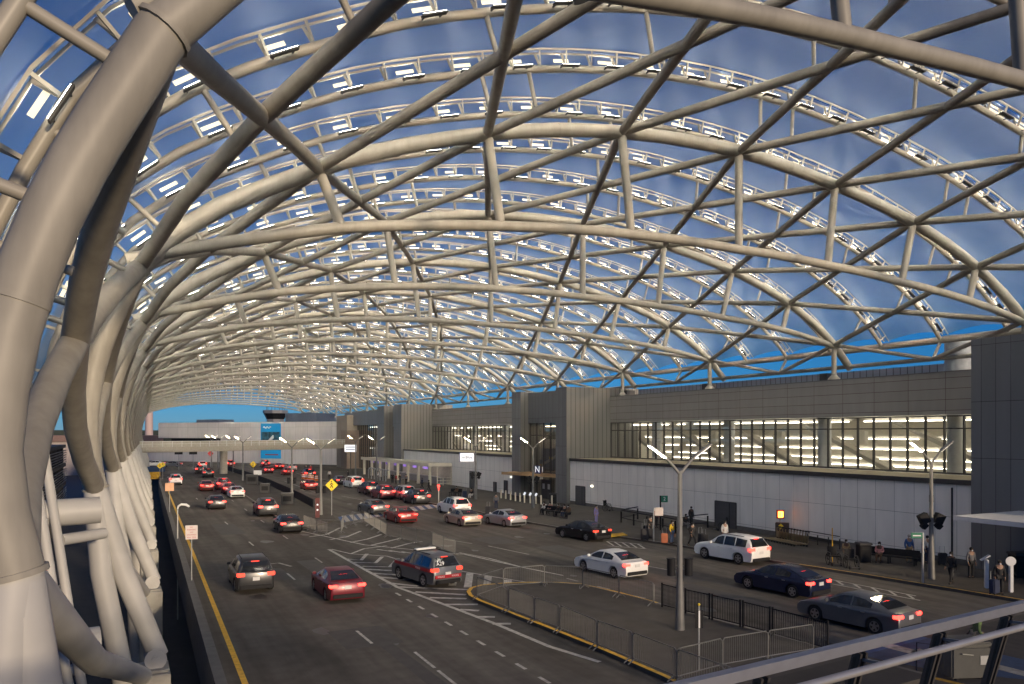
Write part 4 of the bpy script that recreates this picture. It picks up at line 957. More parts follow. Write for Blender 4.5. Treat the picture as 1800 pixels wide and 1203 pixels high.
# lit airline sign on a post, lit direction board
p = G(834, 877, .15); t = thing('airline_sign', 'lit white sign with blue lettering mounted on a lamp post', 'sign', (p.x, p.y + .3, .15), R(-35)); m = MB(); m.box((-.85, 0, 5.15), (1.9, .22, 1.15)); m.build('case', NAVY, t)
m = MB(); m.box((-.8, -.125, 5.15), (1.75, .02, 1.05)); m.build('face', SIGNW, t); text('jetBlue', .5, NAVY, (-.8, -.14, 5.15), 0, 'lettering', t, .004)
p = G(616, 835, .15); t = thing('direction_board', 'lit white board on a tall post by the far curtain wall', 'sign', (p.x, p.y, .15), R(-25)); m = MB(); m.tube([(0, .2, 0), (0, .2, 5)], .08, 8); m.build('post', DARKM, t); m = MB(); m.box((0, 0, 5.2), (2.3, .15, 1.4)); m.build('face', SIGNW, t)
m = MB()
for q in range(2): m.box((0, -.09, 5.45 - q * .5), (1.7, .02, .12))
m.build('text_rule', NAVY, t)
p = G(1163, 932, .15); t = thing('zone_sign', 'dark post with a small green square sign above the black queue rail', 'sign', p, R(-30)); m = MB(); m.tube([(-.1, 0, 0), (-.1, 0, 2.9)], .07, 8); m.build('post', BLACK, t); m = MB(); m.box((.24, 0, 2.62), (.55, .06, .55)); m.build('panel', GRN, t); text('2', .42, WTXT, (.24, -.034, 2.62), 0, 'lettering', t, .003)
p = G(1149, 952, .15); t = thing('notice_post', 'grey post with a pale notice beside the luggage by the kerb', 'sign', p, R(-30)); m = MB(); m.tube([(0, 0, 0), (0, 0, 2.5)], .06, 8); m.build('post', GALV, t); m = MB(); m.box((.4, 0, 2.25), (.62, .04, .62)); m.build('panel', mat('notice_pale', (.6, .52, .48), .5, var=.1), t)
p = G(1622, 1025, .15); t = thing('green_sign', 'grey post with a green arm sign near the pavement lamp post', 'sign', p, R(-30)); m = MB(); m.tube([(0, 0, 0), (0, 0, 2.75)], .06, 8); m.build('post', GALV, t); m = MB(); m.box((-.33, -.02, 2.58), (.6, .05, .3)); m.build('panel', GRN, t); m = MB(); m.box((-.33, -.05, 2.58), (.42, .01, .06)); m.build('white_line', WTXT, t)
p = Vector((45.75, 43.95, .15)); t = thing('cart_rental_sign', 'glowing orange square sign on a slim post above the luggage carts', 'sign', p, R(-30)); m = MB(); m.tube([(0, 0, 0), (0, 0, 1.5)], .04, 8); m.build('post', CREAM, t); m = MB(); m.box((0, 0, 1.84), (.52, .26, .66)); m.build('case', REDP, t); m = MB(); m.box((0, -.14, 1.84), (.38, .02, .46)); m.build('face', AMBER, t)
m = MB(); m.box((-.05, -.155, 1.84), (.06, .01, .3)); m.build('symbol', REDP, t)
p = G(771, 885, .15); t = thing('kerb_beacon', 'slim pale post with a small red lamp at the kerb by the crossing', 'post', p); m = MB(); m.tube([(0, 0, 0), (0, 0, 1.5)], .07, 8); m.build('post', GALV, t); m = MB(); m.ball((0, 0, 2.0), .16); m.tube([(0, 0, 1.5), (0, 0, 2)], .04, 6); m.build('lamp', BRAKE, t)
p = G(558, 910, .15); t = thing('beacon_board', 'narrow black board with white marks at the median barrier end', 'sign', p, -.2); m = MB(); m.box((0, 0, .95), (.42, .2, 1.9)); m.build('board', mat('dark_red', (.09, .015, .015), .6), t); m = MB()
for z in (.75, 1.25): m.ball((0, -.12, z), (.09, .03, .09), 8)
m.build('white_dot', SIGNW, t)
p = G(1229, 1178, .15); t = thing('lane_sign', 'slim post with a black and white marker plate on the island', 'sign', p, R(-25)); m = MB(); m.tube([(0, .03, 0), (0, .03, 2.2)], .03, 8); m.build('post', GALV, t)
m = MB(); m.box((0, 0, 1.75), (.28, .03, .62)); m.build('panel', BLACK, t); m = MB(); m.box((0, -.018, 1.75), (.05, .01, .6)); m.build('stripe', WTXT, t); m = MB(); m.ball((0, .03, 2.25), .05, 8); m.build('cap', YEL, t)

# ---- barricades: galvanised crowd barriers
BGAL = mat('barrier_steel', (.2, .2, .195), .5, .6, var=.12, scale=8)
def make_barrier():
    root = thing('crowd_barrier', 'pattern', 'barrier'); m = MB(); L = 2.5
    m.tube([(-L / 2, 0, .12), (-L / 2, 0, 1.0), (-L / 2 + .1, 0, 1.1), (L / 2 - .1, 0, 1.1), (L / 2, 0, 1.0), (L / 2, 0, .12)], .022, 6, 0, True, (0, 1, 0)); m.tube([(-L / 2, 0, .2), (L / 2, 0, .2)], .018, 6); m.build('frame', BGAL, root, 50)
    m = MB()
    for i in range(1, 22): x = -L / 2 + L * i / 22; m.tube([(x, 0, .2), (x, 0, 1.1)], .006, 4)
    m.build('infill_bars', BGAL, root)
    for x in (-L / 2 + .12, L / 2 - .12): m = MB(); m.tube([(x, -.3, .02), (x, -.22, .07), (x, 0, .2), (x, .22, .07), (x, .3, .02)], .025, 6); m.build('foot', BGAL, root, 50)
    PROTOS.append(root); return root
BAR = make_barrier(); index_children()
def barrier(a, b, za, lb):
    A, B = G(*a, za), G(*b, za); d = B - A; c = place(BAR, (A + B) / 2, math.atan2(d.y, d.x), lb, 'galvanised crowd barriers'); c.scale = (d.length / 2.5, 1, 1)
def barrier_run(pts, z, where):
    P = [G(*p, z) for p in pts]; acc = []
    for A, B in zip(P, P[1:]):
        n = max(1, round((B - A).length / 2.5))
        for i in range(n): acc.append((A.lerp(B, i / n), A.lerp(B, (i + 1) / n)))
    for i, (A, B) in enumerate(acc):
        d = B - A; c = place(BAR, (A + B) / 2, math.atan2(d.y, d.x), where, 'crowd barriers ' + where.split(' barrier ')[-1]); c.scale = (d.length * .985 / 2.5, 1, 1)
barrier_run([(838, 1053), (895, 1076), (940, 1095), (985, 1112), (1050, 1142), (1112, 1166), (1190, 1200), (1290, 1240)], .15, 'galvanised crowd barrier along the left kerb of the round nosed island')
barrier_run([(838, 1053), (885, 1036), (957, 1030), (1024, 1034), (1088, 1050), (1150, 1066)], .15, 'galvanised crowd barrier around the nose and right edge of the island')
barrier_run([(1190, 1200), (1270, 1178), (1350, 1163), (1430, 1150)], .15, 'galvanised crowd barrier running across the island towards the black fence')
barrier_run([(534, 928), (557, 937), (600, 938), (604, 929), (638, 919)], .0, 'galvanised crowd barrier fencing the hatched end of the median')
barrier_run([(557, 937), (575, 943)], .0, 'galvanised crowd barrier standing out into the hatching from the median end')
barrier_run([(640, 919), (680, 945), (760, 962), (800, 978)], .0, 'galvanised crowd barrier along the white hatching left of the right road')
# ---- black picket fences on the island, black barrier on the median
def picket(a, b, z, lb, n, h=1.1):
    A, B = G(*a, z), G(*b, z); d = B - A; L = d.length; t = thing('picket_fence', lb, 'fence', A, math.atan2(d.y, d.x), 'black picket fence panels'); m = MB()
    m.bb(0, L, -.02, .02, h - .04, h); m.build('top_rail', BLACK, t); m = MB(); m.bb(0, L, -.02, .02, .1, .14); m.build('bottom_rail', BLACK, t)
    m = MB()
    for i in range(n): x = L * (i + .5) / n; m.tube([(x, 0, .1), (x, 0, h)], .012, 4)
    m.build('pickets', BLACK, t)
    for x in (.03, L - .03): m = MB(); m.bb(x - .03, x + .03, -.03, .03, 0, h + .05); m.build('post', BLACK, t)
fp = [(1162, 1067), (1203, 1078), (1250, 1089.5), (1304, 1103), (1356, 1117), (1458, 1146)]
for i, lb in enumerate(['black picket fence panel farthest from the balustrade, left of the lamp post', 'black picket fence panel just right of the island lamp post', 'third black picket fence panel from the lamp post end', 'fourth black picket fence panel beside the navy saloon', 'longest black picket fence panel reaching the balustrade']):
    a, b = fp[i], fp[i + 1]; picket((a[0] + 1, a[1] + .3), (b[0] - 2, b[1] - .5), .15, lb, 17 if i < 4 else 30)
mb_ = thing('median_barrier', 'long solid black barrier along the right edge of the median', 'barrier', (0, 0, .15)); P = [G(*p, .15) for p in [(392, 826), (430, 838.5), (470, 854), (513, 875), (551, 896)]]
for A, B in zip(P, P[1:]):
    m = MB(); m.bar(A + Vector((0, 0, .5)), B + Vector((0, 0, .5)), .06, .9); m.build('panel', BLACK, mb_)
    m = MB(); m.bar(A + Vector((0, 0, .55)), A + Vector((0, 0, .56)), .1, .1); m.bb(A.x - .06, A.x + .06, A.y - .06, A.y + .06, 0, 1.1); m.build('post', DARKM, mb_)
for px, py, w_, h_, lb in [(443, 852, 1.8, 1.5, 'dark utility cabinet on the median, farthest of three'), (466, 868, 1.2, 1.3, 'dark utility cabinet on the median, the middle one'), (505, 888, 1.3, 1.3, 'dark litter cabinet on the median nearest the crossing sign')]:
    t = thing('utility_cabinet', lb, 'cabinet', G(px, py, .15), -.25, 'dark cabinets on the median'); m = MB(); m.bb(-w_ / 2, w_ / 2, -.4, .4, 0.08, h_); m.build('case', DARKM, t, None, .04); m = MB(); m.bb(-w_ / 2 - .06, w_ / 2 + .06, -.46, .46, h_, h_ + .1); m.build('lid', mat('cabinet_lid', (.1, .1, .1), .6), t, None, .03); m = MB(); m.bb(-w_ * .35, w_ * .35, -.43, -.405, h_ * .35, h_ * .8); m.build('door', BLACK, t)
bl_ = thing('blue_barrier', 'blue and yellow barrier across the gap at the far left road edge', 'barrier', G(268, 838), -.1); m = MB(); m.bb(-2.8, 2.2, -.2, .2, .9, 1.9); m.build('board', PC['blue'], bl_); m = MB(); m.bb(-1, 1.4, -.25, .25, -.5, .9); m.build('base', YELLOW, bl_)
# traffic barrels by the parked black off roader
for i, (px, py) in enumerate([(533, 843), (538, 843.5), (544, 844), (549, 845), (556, 846), (549, 838)]):
    t = thing('traffic_barrel', 'orange and white striped barrel beside the black off roader', 'barrel', G(px, py), 0, 'orange barrels round the off roader')
    m = MB(); m.tube([(0, 0, .05), (0, 0, 1.0)], [.3, .24], 12); m.build('drum', mat('barrel_orange', (.6, .14, .02), .5, var=.05), t, 50); m = MB(); m.tube([(0, 0, .45), (0, 0, .6)], [.28, .27], 12); m.tube([(0, 0, .75), (0, 0, .88)], [.27, .26], 12); m.build('white_band', WTXT, t, 50); m = MB(); m.tube([(0, 0, 0), (0, 0, .06)], .38, 12); m.build('base', RUBBER, t)
# bollards before the entrance
def bollard(px, py, lb, grp, slant=False, h=1.0):
    t = thing('bollard', lb, 'bollard', G(px, py, .15), R(-30), grp); m = MB(); m.tube([(0, 0, 0), (0, 0, h)], .1, 12); m.build('post', CREAM, t, 50); m = MB()
    if slant: m.tube([(-.07, 0, h - .1), (.1, 0, h + .22)], .13, 12); m.build('lamp_head', SIGNW, t, 50)
    else: m.ball((0, 0, h), (.1, .1, .05), 10); m.build('cap', CREAM, t, 50)
for px, py in [(881, 876), (889, 877), (897.5, 879), (906, 881), (914, 882), (951, 887), (970, 887)]: bollard(px, py, 'plain cream bollard in the row before the entrance', 'plain bollards before the entrance')
for px, py in [(922, 884), (932, 885), (942, 886)]: bollard(px, py, 'bollard with a slanted lit white head before the entrance', 'lit bollards before the entrance', True)
for i in range(7):
    t = thing('bent_bollard', 'pale hoop topped bollard in the row at the far shelter end', 'bollard', G(648 + i * 5, 841 + i * .9, .15), R(-30), 'hoop bollards at the shelter end'); m = MB(); m.tube([(0, 0, 0), (0, 0, 1.5), (.1, 0, 1.8), (.35, 0, 1.95), (.6, 0, 1.85)], .1, 8); m.build('hoop', GALV, t, 50)
for px, py, lb in [(1734, 1034, 'white slim kiosk post with a slanted top by the near tower'), (1777, 1041, 'white slim kiosk post with a round disc top by the near tower')]:
    t = thing('kiosk_post', lb, 'kiosk', G(px, py, .15), R(-40)); m = MB(); m.box((0, 0, .75), (.16, .24, 1.5)); m.build('post', WHITE, t, None, .02); m = MB()
    if 'disc' in lb: m.tube([(-.05, -.15, 1.6), (-.05, -.11, 1.6)], .24, 16)
    else: m.box((-.08, -.05, 1.6), (.5, .3, .05), 0, 0, Matrix.Rotation(-.6, 3, 'Y'))
    m.build('head', WHITE, t)
# ramps, notice board, concrete barrier blocks
m = MB(); m.prism([G(1065, 943.5), G(1095, 941), G(1103, 945), G(1073, 948)], .16, .2); tag(m.build('tactile_ramp', YELLOW), 'yellow tactile ramp plate at the kerb by the black saloon', 'ramp')
# queue rails
qr = thing('queue_rail', 'black queue rail with posts and cross bars beside the white wall', 'rail', (0, 0, .15))
def rail(pts):
    P = [G(*p, .15) for p in pts]
    for A, B in zip(P, P[1:]): m = MB(); m.bar(A + Vector((0, 0, 1.02)), B + Vector((0, 0, 1.02)), .12, .07); m.build('rail', BLACK, qr); m = MB(); m.bar(A + Vector((0, 0, .3)), B + Vector((0, 0, .3)), .03, .05); m.build('lower_rail', BLACK, qr)
    for A in P: m = MB(); m.bb(A.x - .05, A.x + .05, A.y - .05, A.y + .05, -.0, 1.03); m.build('post', BLACK, qr)
for o in (rail,): o([(1092, 919), (1114, 924), (1137, 929), (1165, 933), (1187, 938)]); o([(1092, 919), (1121, 913)]); o([(1187, 938), (1215, 931), (1244, 928)])

# luggage carts
def make_cart():
    root = thing('luggage_cart', 'pattern', 'cart'); m = MB()
    m.tube([(-.3, -.4, .2), (.3, -.4, .2), (.3, .5, .2), (-.3, .5, .2), (-.3, -.4, .2)], .025, 6); m.bb(-.28, .28, -.38, -.2, .2, .22); CBZ = mat('cart_bronze', (.26, .2, .11), .45, .4); m.build('platform', CBZ, root)
    m = MB()
    for sd in (-1, 1): m.tube([(sd * .3, -.4, .2), (sd * .32, -.5, 1.05)], .025, 6)
    m.bb(-.3, .3, -.47, -.44, .3, .75); m.build('frame', CBZ, root); m = MB(); m.tube([(-.36, -.5, 1.07), (.36, -.5, 1.07)], .045, 8); m.build('handle', BLACK, root)
    for x, y in ((-.26, -.35), (.26, -.35), (0, .45)): m = MB(); m.tube([(x - .03, y, .09), (x + .03, y, .09)], .09, 10); m.build('wheel', RUBBER, root)
    PROTOS.append(root); return root
CT = make_cart(); index_children()
for i in range(11):
    t = i / 10; p = G(lerp(1357, 1407, t), lerp(951, 961, t), .15); place(CT, p, R(62), 'nested bronze luggage cart in the row below the orange sign', 'luggage carts nested in a row')
t = thing('cart_machine', 'dark cart vending machine with a yellow mark behind the luggage carts', 'machine', (45.5, 43.5, .15), R(-50)); m = MB(); m.bb(-.5, .5, -.25, .25, 0, 1.25); m.build('case', mat('machine_brown', (.05, .035, .03), .5), t, None, .03); m = MB(); m.box((-.1, -.26, .98), (.28, .02, .34), 0, 0, Matrix.Rotation(.78, 3, 'Y')); m.build('symbol', YEL, t)
t = thing('kerb_rail', 'low dark rail along the wall foot right of the luggage carts', 'rail', (0, 0, .15)); A, B = G(1419, 955, .15), G(1476, 966, .15); m = MB(); m.bar(A + Vector((0, 0, .75)), B + Vector((0, 0, .75)), .06, .06); m.build('rail', DARKM, t); m = MB(); m.bar(A + Vector((0, 0, .3)), B + Vector((0, 0, .3)), .1, .22); m.build('lower_rail', DARKM, t)
for q in range(4): p = A.lerp(B, q / 3); m = MB(); m.bb(p.x - .03, p.x + .03, p.y - .03, p.y + .03, 0, .72); m.build('post', DARKM, t)
# litter bin, bench, wheelchairs
def bin_(px, py, lb, rz=-.5, s=1):
    t = thing('litter_bin', lb, 'bin', G(px, py, .15), rz); m = MB(); m.bb(-.36 * s, .36 * s, -.36 * s, .36 * s, .05, 1.1 * s); m.build('case', BLACK, t, None, .04); m = MB(); m.prism([(-.42 * s, -.42 * s), (.42 * s, -.42 * s), (.42 * s, .42 * s), (-.42 * s, .42 * s)], 1.1 * s, 1.24 * s); m.build('lid', DARKM, t, None, .04); m = MB(); m.bb(-.22 * s, .22 * s, -.375 * s, -.355 * s, .8 * s, 1.0 * s); m.build('opening', RUBBER, t)
    for x, y in ((-.3, -.3), (.3, -.3), (-.3, .3), (.3, .3)): m = MB(); m.bb(x * s - .03, x * s + .03, y * s - .03, y * s + .03, 0, .06); m.build('foot', RUBBER, t)
bin_(1518, 988, 'black litter bin with a sloped lid between wheelchairs and bench'); bin_(1792, 1015, 'dark blue black bin stack beside the near tower', -.5, 1.15); bin_(972, 886, 'black litter bin against the entrance tower', -.3)
def bench(px, py, rz, lb, L=2.4):
    t = thing('bench', lb, 'bench', G(px, py, .15), rz); m = MB(); m.bb(-L / 2, L / 2, -.25, .25, .42, .47); m.build('seat', BLACK, t, None, .015); m = MB(); m.box((0, .28, .7), (L, .05, .42), 0, 0, Matrix.Rotation(-.15, 3, 'X')); m.build('backrest', BLACK, t)
    for x in (-L / 2 + .2, 0, L / 2 - .2):
        for y in (-.2, .2): m = MB(); m.bb(x - .03, x + .03, y - .03, y + .03, 0, .42); m.build('leg', BLACK, t)
    return t
bench(1563, 990, R(-70), 'long black bench against the white wall beside the litter bin', 3.4); bench(975, 907, R(-75), 'black bench facing the kerb in front of the entrance tower', 3.2); bench(800, 872, R(-60), 'dark bench by the shelter with a single sitter', 1.8)
def make_chair():
    root = thing('wheelchair', 'pattern', 'wheelchair')
    for sd in (-1, 1):
        m = MB(); m.tube([(sd * .3, .3 * math.cos(a / 16 * 2 * math.pi), .31 + .3 * math.sin(a / 16 * 2 * math.pi)) for a in range(17)], .022, 6); m.tube([(sd * .3, 0, .31), (sd * .26, 0, .31)], .05, 8)
        for q in range(6): a = q * math.pi / 3; m.tube([(sd * .3, 0, .31), (sd * .3, .29 * math.cos(a), .31 + .29 * math.sin(a))], .008, 4)
        m.build('wheel', RUBBER, root, 50); m = MB(); m.tube([(sd * .22, .45, .09), (sd * .25, .45, .09)], .09, 10); m.build('castor', RUBBER, root)
        m = MB(); m.tube([(sd * .24, -.22, .3), (sd * .24, -.25, .95), (sd * .24, -.38, .98)], .018, 6); m.tube([(sd * .24, -.22, .68), (sd * .24, .2, .68), (sd * .24, .3, .5), (sd * .22, .5, .12), (sd * .22, .65, .1)], .018, 6); m.build('frame', DARKM, root, 50)
    m = MB(); m.bb(-.24, .24, -.22, .25, .45, .5); m.build('seat', BLACK, root); m = MB(); m.box((0, -.24, .73), (.46, .03, .46)); m.build('backrest', BLACK, root)
    m = MB(); m.bb(-.2, .2, .55, .72, .1, .13); m.build('footrest', DARKM, root)
    PROTOS.append(root); return root
WC = make_chair(); index_children()
for px, py, rz, lb in [(1465, 993, 150, 'empty wheelchair with its back to the road beside a yellow pole'), (1496, 999, 150, 'empty wheelchair next to the litter bin, back to the road'), (1272, 933, 60, 'empty wheelchair in front of the grey door'), (1067, 898.5, 200, 'empty wheelchair left alone by the white wall near the entrance')]:
    c = place(WC, G(px, py, .15), R(rz), lb, 'empty wheelchairs'); c.scale = (1.15, 1.15, 1.15)
p = G(1463, 990, .15); t = thing('pole', 'thin yellow pole sticking up beside the wheelchairs', 'pole', p); m = MB(); m.tube([(0, 0, 0), (0, 0, 2.2)], .035, 8); m.build('shaft', YELLOW, t); m = MB(); m.tube([(0, 0, 0), (0, 0, .04)], .16, 10); m.build('base', RUBBER, t)

# luggage
def make_case():
    root = thing('suitcase', 'pattern', 'suitcase'); m = MB(); m.bb(-.22, .22, -.14, .14, .06, .7); m.build('shell', mat('case_cloth', (.02, .02, .025), .7), root, None, .04)
    m = MB(); m.tube([(-.12, .1, .68), (-.12, .1, 1.05), (.12, .1, 1.05), (.12, .1, .68)], .012, 6); m.build('handle', GALV, root)
    for x in (-.17, .17):
        for y in (-.1, .1): m = MB(); m.tube([(x - .015, y, .04), (x + .015, y, .04)], .04, 8); m.build('wheel', RUBBER, root)
    PROTOS.append(root); return root
SC = make_case(); index_children()
CB, CO = mat('case_navy', (.02, .03, .07), .6), mat('case_orange', (.4, .13, .06), .6)
for px, py, sc, sw, lb in [(1133, 950, 1.25, 0, 'large black suitcase by the kerb beside the grey notice post'), (1144, 948, 1.15, 0, 'black suitcase stacked close to the person in black at the notice post'), (1137, 944, 1.3, 0, 'tallest black suitcase behind the pair by the notice post'), (1168, 956, 1.1, CO, 'orange brown suitcase held by the person in the yellow top'),
    (1233, 958, 1.2, 0, 'black suitcase pulled by the walker in black'), (1239, 956, 1.0, 0, 'second black suitcase trailing behind the walker in black'), (1657, 994, 1.1, 0, 'upright black suitcase by the wall next to the lamp post'), (1748, 1045, 1.1, CB, 'dark blue suitcase at the feet of the person in black near the kiosk'), (817, 875, 1.2, CB, 'dark blue suitcase beside the sitter in white trousers'), (1612, 988, .9, 0, 'small dark case at the feet of the person in blue'), (858, 905, 1.2, 0, 'black suitcase beside the person in grey by the silver saloon')]:
    c = place(SC, G(px, py, .15), random.uniform(-.8, .8), lb, 'suitcases on the pavement', {'case_cloth': sw} if sw else None); c.scale = (sc,) * 3
for px, py, lb in [(1184, 944, 'brown handbag carried by the person in the yellow top')]:
    t = thing('handbag', lb, 'bag', G(px, 955, .15) + Vector((0, 0, .45)), .3); m = MB(); m.bb(-.18, .18, -.07, .07, 0, .26); m.build('pouch', mat('bag_brown', (.15, .08, .05), .6), t, None, .03); m = MB(); m.tube([(-.12, 0, .26), (-.08, 0, .5), (.08, 0, .5), (.12, 0, .26)], .012, 6); m.build('strap', BLACK, t)

# ================================================================ PEOPLE
def skin_mesh(verts, edges, name, sub=1):
    """verts: list of (x, y, z, r); grows one continuous tapering surface along the edges"""
    me = bpy.data.meshes.new(name); me.from_pydata([v[:3] for v in verts], edges, [])
    o = bpy.data.objects.new(name, me); C.objects.link(o)
    md = o.modifiers.new('skin', 'SKIN'); md.use_smooth_shade = True
    if not me.skin_vertices: 
        bpy.context.view_layer.objects.active = o
    for i, v in enumerate(me.skin_vertices[0].data): v.radius = (verts[i][3], verts[i][3]); v.use_root = (i == 0)
    if sub: sb = o.modifiers.new('sub', 'SUBSURF'); sb.levels = sub; sb.render_levels = sub
    dg = bpy.context.evaluated_depsgraph_get(); m2 = bpy.data.meshes.new_from_object(o.evaluated_get(dg))
    bpy.data.objects.remove(o); bpy.data.meshes.remove(me); m2.name = name; m2.shade_smooth(); return m2
SKIN = mat('skin', (.32, .19, .13), .6, var=.03); SHIRT = mat('cloth_shirt', (.1, .1, .1), .8, var=.08, scale=20); TROU = mat('cloth_trousers', (.1, .1, .1), .8, var=.08, scale=20); HAIR = mat('hair', (.015, .012, .01), .7, var=.1); SHOE = mat('shoe', (.02, .02, .02), .6, var=.05); MASKW = mat('face_mask', (.6, .62, .65), .8, var=0)
def make_person(pose):
    root = thing('person', 'pattern', 'person')
    sit = pose == 'sit'; walk = pose == 'walk'
    zp = .50 if sit else .94
    J = {'pel': (0, 0, zp), 'spi': (0, .01, zp + .2), 'che': (0, .0, zp + .4), 'nec': (0, .01, zp + .55), 'hea': (0, .03, zp + .66), 'top': (0, .02, zp + .77)}
    if sit: lean = .06; J = {k: (v[0], v[1] + (v[2] - zp) * lean, v[2]) for k, v in J.items()}
    sh = zp + .47
    L = {}
    for s, n in ((-1, 'l'), (1, 'r')):
        L['sho' + n] = (s * .17, 0, sh)
        if sit: L['elb' + n] = (s * .23, .04, sh - .28); L['wri' + n] = (s * .14, .3, zp + .14); L['han' + n] = (s * .1, .38, zp + .13); fd = Vector((-s * .25, 1, -.15))
        elif walk: f = s; L['elb' + n] = (s * .23, -.08 * f, sh - .28); L['wri' + n] = (s * .24, .1 * f + .05, sh - .5); L['han' + n] = (s * .24, .14 * f + .06, sh - .58); fd = Vector((0, .25 * f + .1, -1))
        else: L['elb' + n] = (s * .24, -.03, sh - .28); L['wri' + n] = (s * .23, .06, sh - .53); L['han' + n] = (s * .22, .09, sh - .61); fd = Vector((0, .2, -1))
        L['fd' + n] = fd.normalized()
        L['hip' + n] = (s * .09, 0, zp - .04)
        if sit: L['kne' + n] = (s * .12, .42, .49); L['ank' + n] = (s * .12, .42, .08); L['toe' + n] = (s * .14, .58, .035)
        elif walk: f = -s; L['kne' + n] = (s * .09, .16 * f + .05, .5); L['ank' + n] = (s * .09, .3 * f - (.06 if f < 0 else 0), .09 if f > 0 else .14); L['toe' + n] = (s * .1, .3 * f + .13, .035 if f > 0 else .04)
        else: L['kne' + n] = (s * .1, .01, .5); L['ank' + n] = (s * .1, -.02, .08); L['toe' + n] = (s * .12, .13, .035)
    V = []; E = []; I = {}
    def add(k, p, r, par=None):
        I[k] = len(V); V.append((*p, r))
        if par is not None: E.append((I[par], I[k]))
    add('pel', J['pel'], .125); add('spi', J['spi'], .115, 'pel'); add('che', J['che'], .125, 'spi'); add('nec', J['nec'], .052, 'che'); add('hea', J['hea'], .085, 'nec'); add('top', J['top'], .07, 'hea')
    add('nose', (J['hea'][0], J['hea'][1] + .1, J['hea'][2] - .0), .014, 'hea')
    for n in 'lr':
        s = -1 if n == 'l' else 1
        add('sho' + n, L['sho' + n], .062, 'che'); add('elb' + n, L['elb' + n], .042, 'sho' + n); add('wri' + n, L['wri' + n], .028, 'elb' + n); add('han' + n, L['han' + n], .032, 'wri' + n)
        d = L['fd' + n]; side = Vector((0, 1, 0)) if not sit else Vector((1, 0, 0)); h = Vector(L['han' + n])
        for q in range(4):
            b = h + d * .035 + side * (q - 1.5) * .021; c1 = b + d * (.045 - .006 * abs(q - 1.3)) + Vector((-s * .008, 0, 0)); c2 = c1 + d * .032 + Vector((-s * .022, 0, 0))
            add(f'f{q}a' + n, b, .0105, 'han' + n); add(f'f{q}b' + n, c1, .009, f'f{q}a' + n); add(f'f{q}c' + n, c2, .008, f'f{q}b' + n)
        tb = h - d * .01 + side * .036; add('tha' + n, tb, .011, 'han' + n); add('thb' + n, tb + d * .04 + side * .02, .009, 'tha' + n)
        add('hip' + n, L['hip' + n], .088, 'pel'); add('kne' + n, L['kne' + n], .058, 'hip' + n); add('ank' + n, L['ank' + n], .04, 'kne' + n); add('toe' + n, L['toe' + n], .032, 'ank' + n)
    def ob(name, me, m): me.materials.clear(); me.materials.append(m); o = bpy.data.objects.new(name, me); C.objects.link(o); o.parent = root; return o
    ob('body', skin_mesh(V, E, 'body'), SKIN)
    def sub_(keys, edges, grow, name, m):
        ix = {k: i for i, k in enumerate(keys)}; vv = [(*V[I[k]][:3], V[I[k]][3] + grow) for k in keys]; ob(name, skin_mesh(vv, [(ix[a], ix[b]) for a, b in edges], name), m)
    sub_(['spi', 'pel', 'che', 'shol', 'elbl', 'wril', 'shor', 'elbr', 'wrir'], [('spi', 'pel'), ('spi', 'che'), ('che', 'shol'), ('shol', 'elbl'), ('elbl', 'wril'), ('che', 'shor'), ('shor', 'elbr'), ('elbr', 'wrir')], .022, 'shirt', SHIRT)
    sub_(['pel', 'hipl', 'knel', 'ankl', 'hipr', 'kner', 'ankr'], [('pel', 'hipl'), ('hipl', 'knel'), ('knel', 'ankl'), ('pel', 'hipr'), ('hipr', 'kner'), ('kner', 'ankr')], .02, 'trousers', TROU)
    m = MB(); hz = J['hea']; m.ball((hz[0], hz[1] - .02, hz[2] + .04), (.1, .108, .105), 12); m.build('hair', HAIR, root, 60)
    m = MB()
    for s in (-1, 1): m.ball((hz[0] + s * .033, hz[1] + .088, hz[2] + .015), .012, 6)
    m.build('eyes', BTXT, root); m = MB(); m.ball((hz[0], hz[1] + .07, hz[2] - .05), (.055, .04, .04), 8); m.build('face_mask', MASKW, root, 60)
    for n in 'lr':
        a, t = Vector(L['ank' + n]), Vector(L['toe' + n]); m = MB(); c = (a + t) / 2; m.box((c.x, c.y - .02, max(.045, c.z - .01)), (.095, .27, .085)); m.build('shoe', SHOE, root, 40, .03)
    PROTOS.append(root); return root
PEO = {k: make_person(k) for k in ('stand', 'walk', 'sit')}; index_children()
def cl(nm, c): return mat('cloth_' + nm, c, .8, var=.08, scale=20)
K = dict(black=cl('black', (.015, .015, .017)), navy=cl('navy', (.02, .03, .07)), blue=cl('blue', (.04, .1, .26)), khaki=cl('khaki', (.28, .2, .11)), white=cl('white', (.6, .58, .56)), pink=cl('pink', (.5, .22, .22)), grey=cl('grey', (.16, .16, .17)), yellow=cl('yellow', (.6, .4, .02)), jean=cl('jean', (.06, .1, .2)), lav=cl('lavender', (.24, .2, .42)), green=cl('green', (.1, .16, .05)), cream=cl('cream', (.5, .42, .3)), red=cl('red', (.4, .03, .04)), brown=cl('brown', (.12, .07, .04)))
SK2 = mat('skin_dark', (.09, .05, .035), .6, var=.03); HA2 = mat('hair_grey', (.3, .28, .26), .7, var=.1)
def person(pose, px, py, deg, top, bot, lb, grp=None, dark=0, z=.15, sc=1.0, hair=None):
    sw = {'cloth_shirt': K[top], 'cloth_trousers': K[bot]}
    if dark: sw['skin'] = SK2
    if hair: sw['hair'] = hair
    c = place(PEO[pose], G(px, py, z), R(deg), lb, grp, sw); c.scale = (sc,) * 3
